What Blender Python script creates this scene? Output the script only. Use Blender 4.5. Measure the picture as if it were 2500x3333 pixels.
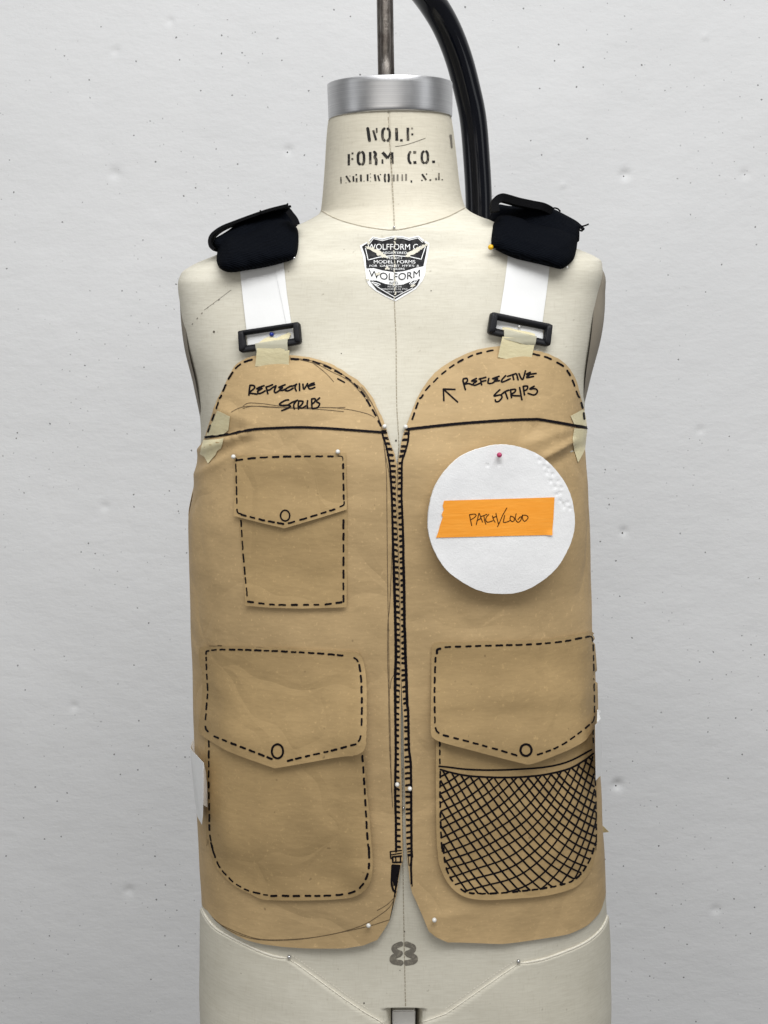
import bpy, bmesh, math, random
import numpy as np
from mathutils import Vector, noise
from mathutils.bvhtree import BVHTree
from mathutils.geometry import delaunay_2d_cdt

random.seed(7)
for o in list(bpy.data.objects):
    bpy.data.objects.remove(o)
scene = bpy.context.scene
COL = scene.collection

# ------------------------------------------------------------------ camera
W, H, F = 2500.0, 3333.0, 5000.0          # photograph size and focal length in its pixels
CAM = Vector((0.0, -1.2, 1.30))
PITCH = math.atan((H / 2 - 1000.0) / F)   # looking slightly down, eye level at the collarbone
cam_data = bpy.data.cameras.new('camera')
cam_data.sensor_fit = 'HORIZONTAL'
cam_data.sensor_width = 36.0
cam_data.lens = F / W * 36.0
cam_data.clip_start = 0.05
cam_data.clip_end = 50
cam = bpy.data.objects.new('camera', cam_data)
COL.objects.link(cam)
cam.location = CAM
cam.rotation_euler = (math.pi / 2 - PITCH, 0, 0)
scene.camera = cam

# ------------------------------------------------------------------ world, lamps, exposure
world = bpy.data.worlds.new('World')
scene.world = world
world.use_nodes = True
bg = world.node_tree.nodes['Background']
bg.inputs['Color'].default_value = (0.99, 0.99, 1.0, 1)
bg.inputs['Strength'].default_value = 0.16


def area(name, loc, target, sx, sy, power, col):
    d = bpy.data.lights.new(name, 'AREA')
    d.shape = 'RECTANGLE'
    d.size, d.size_y, d.energy, d.color = sx, sy, power, col
    o = bpy.data.objects.new(name, d)
    COL.objects.link(o)
    o.location = loc
    o.rotation_euler = (Vector(target) - Vector(loc)).to_track_quat('-Z', 'Y').to_euler()
    return o


area('overhead_light', (0.0, -1.35, 3.1), (0.0, -1.35, 0), 4.2, 3.0, 56, (0.985, 0.995, 1.0))
area('overhead_light', (0.16, -0.78, 2.06), (0.0, -0.05, 1.2), 1.0, 0.45, 10.5, (0.99, 0.995, 1.0))  # added key lamp, hung low for downward falloff and shadows
area('added_light', (-0.4, -3.2, 1.1), (0, 0, 1.0), 3.2, 1.8, 20, (1.0, 0.97, 0.92))  # added frontal fill to even out the wall and form
area('added_light', (-1.8, -0.6, 1.5), (0, 0, 1.25), 0.5, 1.5, 2.5, (0.96, 0.98, 1.0))  # added upright strip, gives the neck cap a bright band
area('added_light', (1.9, -0.8, 1.5), (0, 0, 1.25), 0.6, 1.5, 3.5, (0.96, 0.98, 1.0))  # second added strip, for the cap's other bright band
scene.view_settings.view_transform = 'Standard'
scene.view_settings.look = 'None'
scene.view_settings.exposure = 0.0
scene.view_settings.gamma = 1.0

# ------------------------------------------------------------------ rays and projection
FW = Vector((0, math.cos(PITCH), -math.sin(PITCH)))
UP = Vector((0, math.sin(PITCH), math.cos(PITCH)))
RT = Vector((1, 0, 0))


def ray(px, py):
    return (RT * ((px - W / 2) / F) + UP * ((H / 2 - py) / F) + FW).normalized()


def at_y(px, py, y):
    d = ray(px, py)
    return CAM + d * ((y - CAM.y) / d.y)


def on_plane(px, py, p0, n):
    d = ray(px, py)
    return CAM + d * ((p0 - CAM).dot(n) / d.dot(n))


def to_px(p):
    v = Vector(p) - CAM
    z = v.dot(FW)
    return (W / 2 + F * v.dot(RT) / z, H / 2 - F * v.dot(UP) / z)


def zoom(scale, ox, oy):
    def f(*pts):
        return [(x / scale + ox, y / scale + oy) for x, y in pts]
    return f


Z1 = zoom(2.212, 950, 0)
Z2 = zoom(2.37, 550, 600)
Z3 = zoom(2.37, 1300, 600)
Z4 = zoom(4.1475, 1100, 700)
Z5 = zoom(2.074, 550, 1250)
Z6 = zoom(2.074, 1250, 1250)
Z7 = zoom(2.074, 550, 2000)
Z8 = zoom(2.074, 1250, 2000)
B1 = zoom(2.212, 600, 2700)
B2 = zoom(2.074, 1250, 2700)
ZV = zoom(4.423, 1150, 1300)
ZZ = zoom(3.404, 1200, 2300)
ZT = zoom(4.915, 580, 2300)
ZU = zoom(4.024, 1880, 2200)
ZL = zoom(6.144, 790, 1230)
ZR = zoom(4.74, 1420, 1180)
ZP = zoom(6.9125, 1500, 1640)
ZC = zoom(4.366, 1080, 380)
PL = zoom(5.184, 670, 650)
PR = zoom(4.74, 1580, 620)
ZN = zoom(2.676, 1370, 2450)


# ------------------------------------------------------------------ materials
def mat(name, rough=0.8, spec=0.3, metal=0.0, coat=0.0):
    m = bpy.data.materials.new(name)
    m.use_nodes = True
    b = m.node_tree.nodes['Principled BSDF']
    b.inputs['Roughness'].default_value = rough
    b.inputs['Specular IOR Level'].default_value = spec
    b.inputs['Metallic'].default_value = metal
    b.inputs['Coat Weight'].default_value = coat
    return m, m.node_tree, b


def nd(nt, kind, **kw):
    n = nt.nodes.new(kind)
    for k, v in kw.items():
        if k in n.inputs:
            n.inputs[k].default_value = v
        else:
            setattr(n, k, v)
    return n


def coords(nt, scale=(1, 1, 1)):
    tc = nt.nodes.new('ShaderNodeTexCoord')
    mp = nt.nodes.new('ShaderNodeMapping')
    mp.inputs['Scale'].default_value = scale
    nt.links.new(tc.outputs['Object'], mp.inputs['Vector'])
    return mp.outputs['Vector']


def noise_n(nt, scale, detail=3.0, rough=0.55, stretch=(1, 1, 1)):
    n = nt.nodes.new('ShaderNodeTexNoise')
    n.inputs['Scale'].default_value = scale
    n.inputs['Detail'].default_value = detail
    n.inputs['Roughness'].default_value = rough
    nt.links.new(coords(nt, stretch), n.inputs['Vector'])
    return n.outputs['Fac']


def ramp(nt, fac, stops):
    r = nt.nodes.new('ShaderNodeValToRGB')
    e = r.color_ramp.elements
    while len(e) < len(stops):
        e.new(0.5)
    for i, (p, c) in enumerate(stops):
        e[i].position = p
        e[i].color = (*c, 1) if len(c) == 3 else c
    nt.links.new(fac, r.inputs['Fac'])
    return r.outputs['Color']


def mix(nt, fac, a, b, mode='MIX'):
    m = nt.nodes.new('ShaderNodeMix')
    m.data_type = 'RGBA'
    m.blend_type = mode
    for sock, v in ((m.inputs['Factor'], fac), (m.inputs[6], a), (m.inputs[7], b)):
        if hasattr(v, 'is_output'):
            nt.links.new(v, sock)
        elif isinstance(v, (int, float)):
            sock.default_value = v
        else:
            sock.default_value = (*v, 1)
    return m.outputs[2]


def bump(nt, b, layers):
    prev = None
    for fac, strength, dist in layers:
        n = nt.nodes.new('ShaderNodeBump')
        n.inputs['Strength'].default_value = strength
        n.inputs['Distance'].default_value = dist
        nt.links.new(fac, n.inputs['Height'])
        if prev:
            nt.links.new(prev, n.inputs['Normal'])
        prev = n.outputs['Normal']
    nt.links.new(prev, b.inputs['Normal'])


def setcol(nt, b, c):
    if hasattr(c, 'is_output'):
        nt.links.new(c, b.inputs['Base Color'])
    else:
        b.inputs['Base Color'].default_value = (*c, 1)


def canvas_mat(name, lo, hi):
    m, nt, b = mat(name, 0.92, 0.15)
    blot = noise_n(nt, 9, 4, 0.6)
    c = ramp(nt, blot, [(0.3, lo), (0.7, hi)])
    thr = noise_n(nt, 1.0, 3, 0.6, (90, 90, 900))
    thr2 = noise_n(nt, 1.0, 3, 0.6, (900, 900, 90))
    c = mix(nt, ramp(nt, thr, [(0.35, (0.0,) * 3), (0.75, (0.27,) * 3)]), c, (0.36, 0.32, 0.24), 'MIX')
    c = mix(nt, ramp(nt, thr2, [(0.55, (0.0,) * 3), (0.85, (0.3,) * 3)]), c, (0.36, 0.32, 0.24), 'MIX')
    sp = noise_n(nt, 260, 2, 0.5)
    c = mix(nt, ramp(nt, sp, [(0.72, (0.0,) * 3), (0.8, (0.5,) * 3)]), c, (0.22, 0.18, 0.12))
    setcol(nt, b, c)
    bump(nt, b, [(thr, 0.15, 0.0004), (thr2, 0.15, 0.0004), (noise_n(nt, 25, 3), 0.25, 0.002)])
    return m


CANVAS = canvas_mat('canvas_cloth', (0.575, 0.545, 0.452), (0.67, 0.64, 0.545))
CANVAS_NECK = canvas_mat('canvas_neck', (0.56, 0.52, 0.42), (0.63, 0.59, 0.49))
CANVAS_EDGE = canvas_mat('canvas_piping', (0.74, 0.70, 0.60), (0.78, 0.74, 0.64))


def kraft_mat(name, base):
    m, nt, b = mat(name, 0.62, 0.28)
    lo = tuple(v * 0.86 for v in base)
    hi = tuple(min(1, v * 1.08) for v in base)
    c = ramp(nt, noise_n(nt, 14, 5, 0.6), [(0.3, lo), (0.7, hi)])
    fib = noise_n(nt, 1.0, 4, 0.65, (160, 160, 700))
    c = mix(nt, ramp(nt, fib, [(0.4, (0.0,) * 3), (0.75, (0.32,) * 3)]), c, tuple(v * 0.66 for v in base))
    fib2 = noise_n(nt, 420, 2, 0.5)
    c = mix(nt, ramp(nt, fib2, [(0.62, (0.0,) * 3), (0.78, (0.55,) * 3)]), c, tuple(min(1, v * 1.4) for v in base))
    sp = noise_n(nt, 170, 1, 0.5)
    c = mix(nt, ramp(nt, sp, [(0.77, (0.0,) * 3), (0.82, (0.6,) * 3)]), c, tuple(v * 0.4 for v in base))
    setcol(nt, b, c)
    cr = nd(nt, 'ShaderNodeTexVoronoi', feature='DISTANCE_TO_EDGE')
    cr.inputs['Scale'].default_value = 13
    wn = nt.nodes.new('ShaderNodeTexNoise')
    wn.inputs['Scale'].default_value = 9
    cv = coords(nt)
    nt.links.new(cv, wn.inputs['Vector'])
    nt.links.new(mix(nt, 0.13, cv, wn.outputs['Color'], 'MIX'), cr.inputs['Vector'])
    crm = ramp(nt, cr.outputs['Distance'], [(0.0, (0,) * 3), (0.10, (0.75,) * 3), (0.45, (1,) * 3)])
    bump(nt, b, [(crm, 0.16, 0.004), (noise_n(nt, 11, 2, 0.5), 0.5, 0.012), (noise_n(nt, 1.0, 3, 0.55, (22, 22, 45)), 0.3, 0.004), (fib, 0.12, 0.0004)])
    return m


KRAFT = kraft_mat('kraft_paper', (0.50, 0.352, 0.178))
KRAFT_SHADED = kraft_mat('kraft_paper_shaded', (0.428, 0.296, 0.140))  # same paper as the vest, darkened to paint in weaker light


def paper_mat(name, base):
    m, nt, b = mat(name, 0.75, 0.25)
    c = mix(nt, ramp(nt, noise_n(nt, 40, 3), [(0.35, (0,) * 3), (0.75, (0.12,) * 3)]), base, tuple(v * 0.7 for v in base))
    setcol(nt, b, c)
    bump(nt, b, [(noise_n(nt, 60, 3), 0.15, 0.0015), (noise_n(nt, 700, 2), 0.1, 0.0003)])
    return m


WHITE = paper_mat('white_paper', (0.80, 0.80, 0.79))
m, nt, b = mat('white_foam_card', 0.85, 0.2)
c = ramp(nt, noise_n(nt, 18, 5, 0.65), [(0.3, (0.74, 0.74, 0.745)), (0.6, (0.82, 0.82, 0.82))])
c = mix(nt, ramp(nt, noise_n(nt, 120, 4, 0.7, (1, 1, 2)), [(0.62, (0,) * 3), (0.8, (0.35,) * 3)]), c, (0.52, 0.52, 0.53))
setcol(nt, b, c)
bump(nt, b, [(noise_n(nt, 900, 2), 0.3, 0.0005), (noise_n(nt, 45, 4, 0.6), 0.3, 0.0025)])
CARD = m


def ink_mat(name, col, wear, wearcol):
    m, nt, b = mat(name, 0.7, 0.10)
    f = ramp(nt, noise_n(nt, 230, 4, 0.7), [(0.5, (0,) * 3), (0.78, (wear,) * 3)])
    setcol(nt, b, mix(nt, f, col, wearcol))
    return m


INK = ink_mat('marker_ink', (0.006, 0.0045, 0.006), 0.10, (0.06, 0.045, 0.04))
PENCIL = ink_mat('pencil_line', (0.12, 0.085, 0.05), 0.6, (0.42, 0.30, 0.16))
PEN = ink_mat('ballpoint_ink', (0.05, 0.018, 0.006), 0.1, (0.2, 0.08, 0.02))
STENCIL = ink_mat('stencil_ink', (0.022, 0.021, 0.02), 0.85, (0.33, 0.29, 0.22))
STENCIL_F = ink_mat('faded_stencil_ink', (0.16, 0.145, 0.12), 0.8, (0.40, 0.36, 0.28))
SEAM = ink_mat('seam_thread', (0.31, 0.27, 0.20), 0.9, (0.50, 0.45, 0.35))

m, nt, b = mat('masking_tape', 0.5, 0.35)
c = mix(nt, ramp(nt, noise_n(nt, 90, 3, 0.6, (1, 1, 3)), [(0.35, (0,) * 3), (0.7, (0.5,) * 3)]), (0.70, 0.63, 0.40), (0.60, 0.52, 0.31))
setcol(nt, b, c)
bump(nt, b, [(noise_n(nt, 300, 3, 0.5, (1, 1, 2)), 0.3, 0.0008)])
TAPE = m
m, nt, b = mat('thin_masking_tape', 0.45, 0.4)
setcol(nt, b, (0.50, 0.475, 0.36))
b.inputs['Transmission Weight'].default_value = 0.0
b.inputs['Alpha'].default_value = 0.66
bump(nt, b, [(noise_n(nt, 200, 3), 0.3, 0.0008)])
TAPE_T = m
m, nt, b = mat('orange_tape', 0.55, 0.3)
c = mix(nt, ramp(nt, noise_n(nt, 1.0, 4, 0.6, (60, 60, 500)), [(0.35, (0,) * 3), (0.75, (0.6,) * 3)]), (0.90, 0.335, 0.030), (0.98, 0.42, 0.06))
setcol(nt, b, c)
bump(nt, b, [(noise_n(nt, 1.0, 3, 0.6, (80, 80, 800)), 0.25, 0.0006)])
ORANGE = m
m, nt, b = mat('navy_twill', 0.95, 0.03)
wv = nd(nt, 'ShaderNodeTexWave', bands_direction='DIAGONAL')
wv.inputs['Scale'].default_value = 330
wv.inputs['Distortion'].default_value = 3
nt.links.new(coords(nt, (0.45, 0.3, 1.3)), wv.inputs['Vector'])
setcol(nt, b, mix(nt, wv.outputs['Fac'], (0.0012, 0.0014, 0.0022), (0.0048, 0.0060, 0.0090)))
b.inputs['Sheen Weight'].default_value = 0.0
b.inputs['Sheen Roughness'].default_value = 0.5
bump(nt, b, [(wv.outputs['Fac'], 0.4, 0.0006), (noise_n(nt, 55, 3), 0.5, 0.004)])
TWILL = m
m, nt, b = mat('black_webbing', 0.9, 0.06)
wv = nd(nt, 'ShaderNodeTexWave', bands_direction='DIAGONAL')
wv.inputs['Scale'].default_value = 620
nt.links.new(coords(nt), wv.inputs['Vector'])
setcol(nt, b, mix(nt, wv.outputs['Fac'], (0.003, 0.003, 0.0035), (0.009, 0.009, 0.010)))
bump(nt, b, [(wv.outputs['Fac'], 0.5, 0.0006)])
WEB = m
m, nt, b = mat('black_plastic', 0.5, 0.25)
setcol(nt, b, (0.008, 0.008, 0.010))
bump(nt, b, [(noise_n(nt, 900, 2), 0.12, 0.0003)])
PLASTIC = m
m, nt, b = mat('brushed_aluminium', 0.26, 0.5, 1.0)
br = noise_n(nt, 1.0, 4, 0.6, (6, 6, 1500))
setcol(nt, b, ramp(nt, br, [(0.3, (0.50, 0.50, 0.51)), (0.7, (0.64, 0.64, 0.64))]))
scr = noise_n(nt, 60, 4, 0.7)
mr = nt.nodes.new('ShaderNodeMapRange')
mr.inputs['To Min'].default_value = 0.24
mr.inputs['To Max'].default_value = 0.42
nt.links.new(scr, mr.inputs['Value'])
nt.links.new(mr.outputs['Result'], b.inputs['Roughness'])
b.inputs['Anisotropic'].default_value = 0.5
bump(nt, b, [(br, 0.08, 0.0003)])
ALU = m
m, nt, b = mat('worn_steel_rod', 0.32, 0.5, 1.0)
setcol(nt, b, ramp(nt, noise_n(nt, 130, 5, 0.7, (1, 1, 0.5)), [(0.35, (0.10, 0.085, 0.075)), (0.6, (0.22, 0.20, 0.18)), (0.75, (0.48, 0.46, 0.43))]))
bump(nt, b, [(noise_n(nt, 220, 4, 0.7), 0.35, 0.0008)])
STEEL = m
m, nt, b = mat('black_enamel', 0.12, 0.35)
setcol(nt, b, (0.003, 0.0035, 0.006))
bump(nt, b, [(noise_n(nt, 30, 2), 0.1, 0.002)])
ENAMEL = m
m, nt, b = mat('armhole_plate', 0.7, 0.25)
setcol(nt, b, ramp(nt, noise_n(nt, 20, 4), [(0.3, (0.20, 0.17, 0.13)), (0.7, (0.27, 0.24, 0.19))]))
PLATE = m
m, nt, b = mat('label_white', 0.4, 0.4)
setcol(nt, b, mix(nt, ramp(nt, noise_n(nt, 150, 3), [(0.6, (0,) * 3), (0.75, (0.35,) * 3)]), (0.78, 0.78, 0.77), (0.5, 0.47, 0.4)))
LABELW = m
m, nt, b = mat('label_black', 0.6, 0.12)
setcol(nt, b, ramp(nt, noise_n(nt, 240, 4, 0.7), [(0.45, (0.012, 0.012, 0.014)), (0.72, (0.055, 0.054, 0.052))]))
LABELK = m


def plain(name, col, rough=0.3, metal=0.0):
    m, nt, b = mat(name, rough, 0.5, metal)
    setcol(nt, b, mix(nt, noise_n(nt, 300, 2), col, tuple(v * 0.85 for v in col)))
    return m


PIN_W = plain('pearl_white', (0.75, 0.74, 0.70), 0.2)
PIN_Y = plain('pin_yellow', (0.80, 0.46, 0.015), 0.25)
PIN_P = plain('pin_pink', (0.45, 0.035, 0.12), 0.25)
PIN_B = plain('pin_blue', (0.010, 0.03, 0.28), 0.2)
PIN_S = plain('pin_steel', (0.62, 0.62, 0.62), 0.22, 1.0)

# wall paint: rolled white paint over rough plaster with pin holes
m, nt, b = mat('painted_plaster', 0.6, 0.3)
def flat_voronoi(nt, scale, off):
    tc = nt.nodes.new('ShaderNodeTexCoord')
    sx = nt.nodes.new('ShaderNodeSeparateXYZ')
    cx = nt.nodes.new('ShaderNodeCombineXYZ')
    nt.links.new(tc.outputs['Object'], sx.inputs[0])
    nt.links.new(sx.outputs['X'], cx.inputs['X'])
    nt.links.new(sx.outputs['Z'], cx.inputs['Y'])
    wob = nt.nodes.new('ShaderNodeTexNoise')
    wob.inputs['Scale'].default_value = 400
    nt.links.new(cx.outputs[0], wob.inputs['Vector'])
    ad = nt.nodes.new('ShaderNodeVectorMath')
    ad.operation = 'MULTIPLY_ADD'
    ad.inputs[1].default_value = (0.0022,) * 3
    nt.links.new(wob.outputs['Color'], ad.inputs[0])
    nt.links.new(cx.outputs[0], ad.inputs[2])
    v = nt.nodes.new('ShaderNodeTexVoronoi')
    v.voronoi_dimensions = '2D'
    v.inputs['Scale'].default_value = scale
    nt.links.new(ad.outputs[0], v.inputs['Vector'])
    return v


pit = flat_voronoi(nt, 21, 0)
pit_shade = ramp(nt, pit.outputs['Distance'], [(0.012, (1,) * 3), (0.027, (0,) * 3)])
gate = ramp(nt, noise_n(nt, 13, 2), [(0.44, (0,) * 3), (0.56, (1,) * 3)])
pit_shade = mix(nt, 1.0, pit_shade, gate, 'MULTIPLY')
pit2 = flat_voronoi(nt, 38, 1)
pit_shade2 = ramp(nt, pit2.outputs['Distance'], [(0.014, (0.8,) * 3), (0.038, (0,) * 3)])
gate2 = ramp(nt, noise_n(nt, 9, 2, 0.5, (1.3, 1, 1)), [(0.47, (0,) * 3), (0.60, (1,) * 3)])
pit_shade2 = mix(nt, 1.0, pit_shade2, gate2, 'MULTIPLY')
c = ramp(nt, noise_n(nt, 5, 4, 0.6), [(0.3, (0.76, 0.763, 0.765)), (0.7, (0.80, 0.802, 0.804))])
c = mix(nt, pit_shade, c, (0.17, 0.17, 0.17))  # shade inside the pits, painted in as dark grey
c = mix(nt, pit_shade2, c, (0.34, 0.34, 0.34))  # shade of the finer pits, likewise put into the colour
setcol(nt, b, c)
roll = noise_n(nt, 1.0, 4, 0.6, (30, 30, 150))
bump(nt, b, [(noise_n(nt, 19, 5, 0.6, (1, 1, 1.7)), 0.22, 0.009), (roll, 0.12, 0.002), (noise_n(nt, 240, 3, 0.6, (0.6, 1, 1.4)), 0.14, 0.0012)])
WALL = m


# ------------------------------------------------------------------ mesh helpers
def mk(name, verts, faces, material, parent=None, smooth=True):
    me = bpy.data.meshes.new(name)
    me.from_pydata([tuple(v) for v in verts], [], faces)
    if smooth:
        me.polygons.foreach_set('use_smooth', [True] * len(me.polygons))
    me.materials.append(material)
    me.update()
    o = bpy.data.objects.new(name, me)
    COL.objects.link(o)
    if parent:
        o.parent = parent
    return o


def empty(name):
    o = bpy.data.objects.new(name, None)
    COL.objects.link(o)
    o.empty_display_size = 0.02
    return o


def tag(o, label, cat, group=None):
    o['label'] = label
    o['category'] = cat
    if group:
        o['group'] = group
    return o


def thick(o, t):
    """give a sheet real thickness: front, back and a crisp cut edge"""
    me = o.data
    vs = [v.co.copy() for v in me.vertices]
    fs = [tuple(p.vertices) for p in me.polygons]
    sm = me.polygons[0].use_smooth
    nrm = [Vector() for _ in vs]
    for p in me.polygons:
        for k in p.vertices:
            nrm[k] += p.normal * p.area
    n = len(vs)
    back = [v - m_.normalized() * t for v, m_ in zip(vs, nrm)]
    ed = set()
    for f in fs:
        for a, b_ in zip(f, f[1:] + f[:1]):
            ed.add((a, b_))
    allv_ = vs + back
    allf_ = fs + [tuple(n + k for k in reversed(f)) for f in fs]
    smooth = [sm] * len(allf_)
    idx = {}
    for a, b_ in ed:
        if (b_, a) not in ed:
            q = []
            for k in (b_, a):
                if k not in idx:
                    idx[k] = len(allv_)
                    allv_ += [vs[k], back[k]]
                q.append(idx[k])
            allf_.append((q[0], q[1], q[1] + 1, q[0] + 1))
            smooth.append(sm)
    new = bpy.data.meshes.new(me.name)
    new.from_pydata([tuple(v) for v in allv_], [], allf_)
    new.polygons.foreach_set('use_smooth', smooth)
    for m_ in me.materials:
        new.materials.append(m_)
    o.data = new
    bpy.data.meshes.remove(me)
    return o


def catmull(pts, n=8, closed=False):
    out = []
    L = len(pts)
    rng = range(L if closed else L - 1)
    for i in rng:
        if closed:
            p0, p1, p2, p3 = (pts[(i + k - 1) % L] for k in range(4))
        else:
            p0, p1, p2, p3 = pts[max(i - 1, 0)], pts[i], pts[i + 1], pts[min(i + 2, L - 1)]
        for k in range(n):
            t = k / n
            out.append(tuple(0.5 * ((2 * b_) + (-a + c_) * t + (2 * a - 5 * b_ + 4 * c_ - d) * t * t + (-a + 3 * b_ - 3 * c_ + d) * t ** 3)
                             for a, b_, c_, d in zip(p0, p1, p2, p3)))
    if not closed:
        out.append(tuple(pts[-1]))
    return out


def resample(pts, step, closed=False):
    P = [np.array(p, float) for p in pts]
    if closed:
        P = P + [P[0]]
    out = []
    for a, b_ in zip(P[:-1], P[1:]):
        d = np.linalg.norm(b_ - a)
        n = max(1, int(math.ceil(d / step)))
        for k in range(n):
            out.append(a + (b_ - a) * k / n)
    if not closed:
        out.append(P[-1])
    return [tuple(p) for p in out]


def inside(poly, X, Y):
    r = np.zeros(X.shape, bool)
    n = len(poly)
    for i in range(n):
        x1, y1 = poly[i]
        x2, y2 = poly[(i + 1) % n]
        if y1 == y2:
            continue
        c_ = ((y1 > Y) != (y2 > Y)) & (X < (x2 - x1) * (Y - y1) / (y2 - y1) + x1)
        r ^= c_
    return r


def edge_dist(poly, X, Y):
    d = np.full(X.shape, 1e9)
    n = len(poly)
    for i in range(n):
        x1, y1 = poly[i]
        x2, y2 = poly[(i + 1) % n]
        dx, dy = x2 - x1, y2 - y1
        l2 = dx * dx + dy * dy + 1e-12
        t = np.clip(((X - x1) * dx + (Y - y1) * dy) / l2, 0, 1)
        d = np.minimum(d, np.hypot(X - x1 - t * dx, Y - y1 - t * dy))
    return d


def fill(poly, step):
    """triangulated sheet inside a 2D outline: points, triangles"""
    bd = resample(poly, step, True)
    A = np.array(bd)
    xs = np.arange(A[:, 0].min(), A[:, 0].max(), step)
    ys = np.arange(A[:, 1].min(), A[:, 1].max(), step)
    X, Y = np.meshgrid(xs, ys)
    X = X + (np.arange(X.shape[0])[:, None] % 2) * step * 0.5
    ok = inside(bd, X, Y)
    X, Y = X[ok], Y[ok]
    if len(X):
        k = edge_dist(bd, X, Y) > step * 0.45
        X, Y = X[k], Y[k]
    pts = [Vector(p) for p in bd] + [Vector((float(x), float(y))) for x, y in zip(X, Y)]
    n = len(bd)
    r = delaunay_2d_cdt(pts, [], [list(range(n))], 1, 1e-9)
    return [tuple(v) for v in r[0]], [list(f) for f in r[2]]


class Surf:
    """lofted form: each ring spans a left and right point and has a front and a back depth"""

    def __init__(self, rings):
        self.t = np.array([r[1] for r in rings], float)
        L, R = [], []
        for r in rings:              # the outline seen from the front lies a little before the widest line
            half = (r[2] - r[0]) / 2 * 0.00024
            k = (half / 1.2 * r[4] / half) ** (1 / (r[6] - 1))
            fx = (1 - k ** r[6]) ** (1 / r[6])
            a, b_ = at_y(r[0], r[1], -r[4] * k), at_y(r[2], r[3], -r[4] * k)
            m_ = (a + b_) / 2
            L.append(m_ + (a - m_) / fx)
            R.append(m_ + (b_ - m_) / fx)
        self.cols = np.array([[l.x, l.z, r_.x, r_.z, q[4], q[5], q[6]] for l, r_, q in zip(L, R, rings)])
        self.tr = np.array([r[3] for r in rings], float)
        n = len(self.t)
        self.tan = np.zeros_like(self.cols)                       # monotone-ish tangents
        for i in range(n):
            if 0 < i < n - 1:
                d0 = (self.cols[i] - self.cols[i - 1]) / (self.t[i] - self.t[i - 1])
                d1 = (self.cols[i + 1] - self.cols[i]) / (self.t[i + 1] - self.t[i])
                s = np.where(d0 * d1 > 0, 2 * d0 * d1 / np.where(np.abs(d0 + d1) < 1e-12, 1, d0 + d1), 0)
                self.tan[i] = s
            elif i == 0:
                self.tan[i] = (self.cols[1] - self.cols[0]) / (self.t[1] - self.t[0])
            else:
                self.tan[i] = (self.cols[i] - self.cols[i - 1]) / (self.t[i] - self.t[i - 1])

    def row(self, t):
        t = np.clip(np.asarray(t, float), self.t[0], self.t[-1])
        i = np.clip(np.searchsorted(self.t, t, side='right') - 1, 0, len(self.t) - 2)
        h = (self.t[i + 1] - self.t[i])
        s = ((t - self.t[i]) / h)[..., None]
        h = h[..., None]
        a, b_, ta, tb = self.cols[i], self.cols[i + 1], self.tan[i], self.tan[i + 1]
        return (2 * s ** 3 - 3 * s ** 2 + 1) * a + (s ** 3 - 2 * s ** 2 + s) * h * ta + (-2 * s ** 3 + 3 * s ** 2) * b_ + (s ** 3 - s ** 2) * h * tb

    def ev(self, phi, t):
        r = self.row(t)
        lx, lz, rx, rz, bf, bb, n = (r[..., k] for k in range(7))
        s, c_ = np.sin(phi), np.cos(phi)
        u = np.sign(s) * np.abs(s) ** (2 / n)
        w = np.abs(c_) ** (2 / n)
        y = np.where(c_ >= 0, -bf * w, bb * w)
        return np.stack([(lx + rx) / 2 + u * (rx - lx) / 2, y, (lz + rz) / 2 + u * (rz - lz) / 2], -1)

    def normal(self, phi, t):
        e = 1e-3
        a = self.ev(phi + e, t) - self.ev(phi - e, t)
        b_ = self.ev(phi, t + 2) - self.ev(phi, t - 2)
        nn = np.cross(b_, a)
        l = np.linalg.norm(nn, axis=-1, keepdims=True)
        return nn / np.where(l < 1e-12, 1, l)

    def grid(self, ts, nphi):
        # arc-even angles for a boxy section
        phis = np.linspace(-math.pi, math.pi, nphi, endpoint=False)
        P, T = np.meshgrid(phis, np.asarray(ts, float))
        return P, T, self.ev(P, T)


def grid_faces(nr, nc, wrap=True):
    f = []
    for i in range(nr - 1):
        for j in range(nc if wrap else nc - 1):
            k = (j + 1) % nc
            f.append((i * nc + j, (i + 1) * nc + j, (i + 1) * nc + k, i * nc + k))
    return f


MISS = [False]


def cast(surfs, px, py, guess_y=-0.03):
    d = ray(px, py)
    best = None
    for s in surfs:
        h = s.ray_cast(CAM, d)
        if h[0] is not None and (best is None or h[3] < best[3]):
            best = h
    if best is None:
        p = at_y(px, py, guess_y)
        for s in surfs:
            h = s.find_nearest(p)
            if h[0] is not None and (best is None or h[3] < best[3]):
                best = h
        MISS[0] = True
    n = best[1].copy()
    if n.dot(d) > 0:
        n = -n
    return best[0].copy(), n


def tris_face_cam(verts, faces):
    """orient a sheet towards the camera"""
    s = 0
    for f in faces[::max(1, len(faces) // 40)]:
        a, b_, c_ = (Vector(verts[k]) for k in f[:3])
        s += 1 if (b_ - a).cross(c_ - a).dot(a - CAM) < 0 else -1
    return faces if s > 0 else [tuple(reversed(f)) for f in faces]


def sheet(name, poly, surfs, off, step, material, parent=None, t=0.0003):
    """paper or tape cut to an outline and laid on the surface below; returns object, BVH"""
    pts, tri = fill(poly, step)
    vs = []
    for x, y in pts:
        p, n = cast(surfs, x, y)
        vs.append(p + n * (off(x, y) if callable(off) else off))
    tri = tris_face_cam(vs, tri)
    o = mk(name, vs, tri, material, parent)
    thick(o, t)
    return o, BVHTree.FromPolygons(vs, tri)


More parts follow.
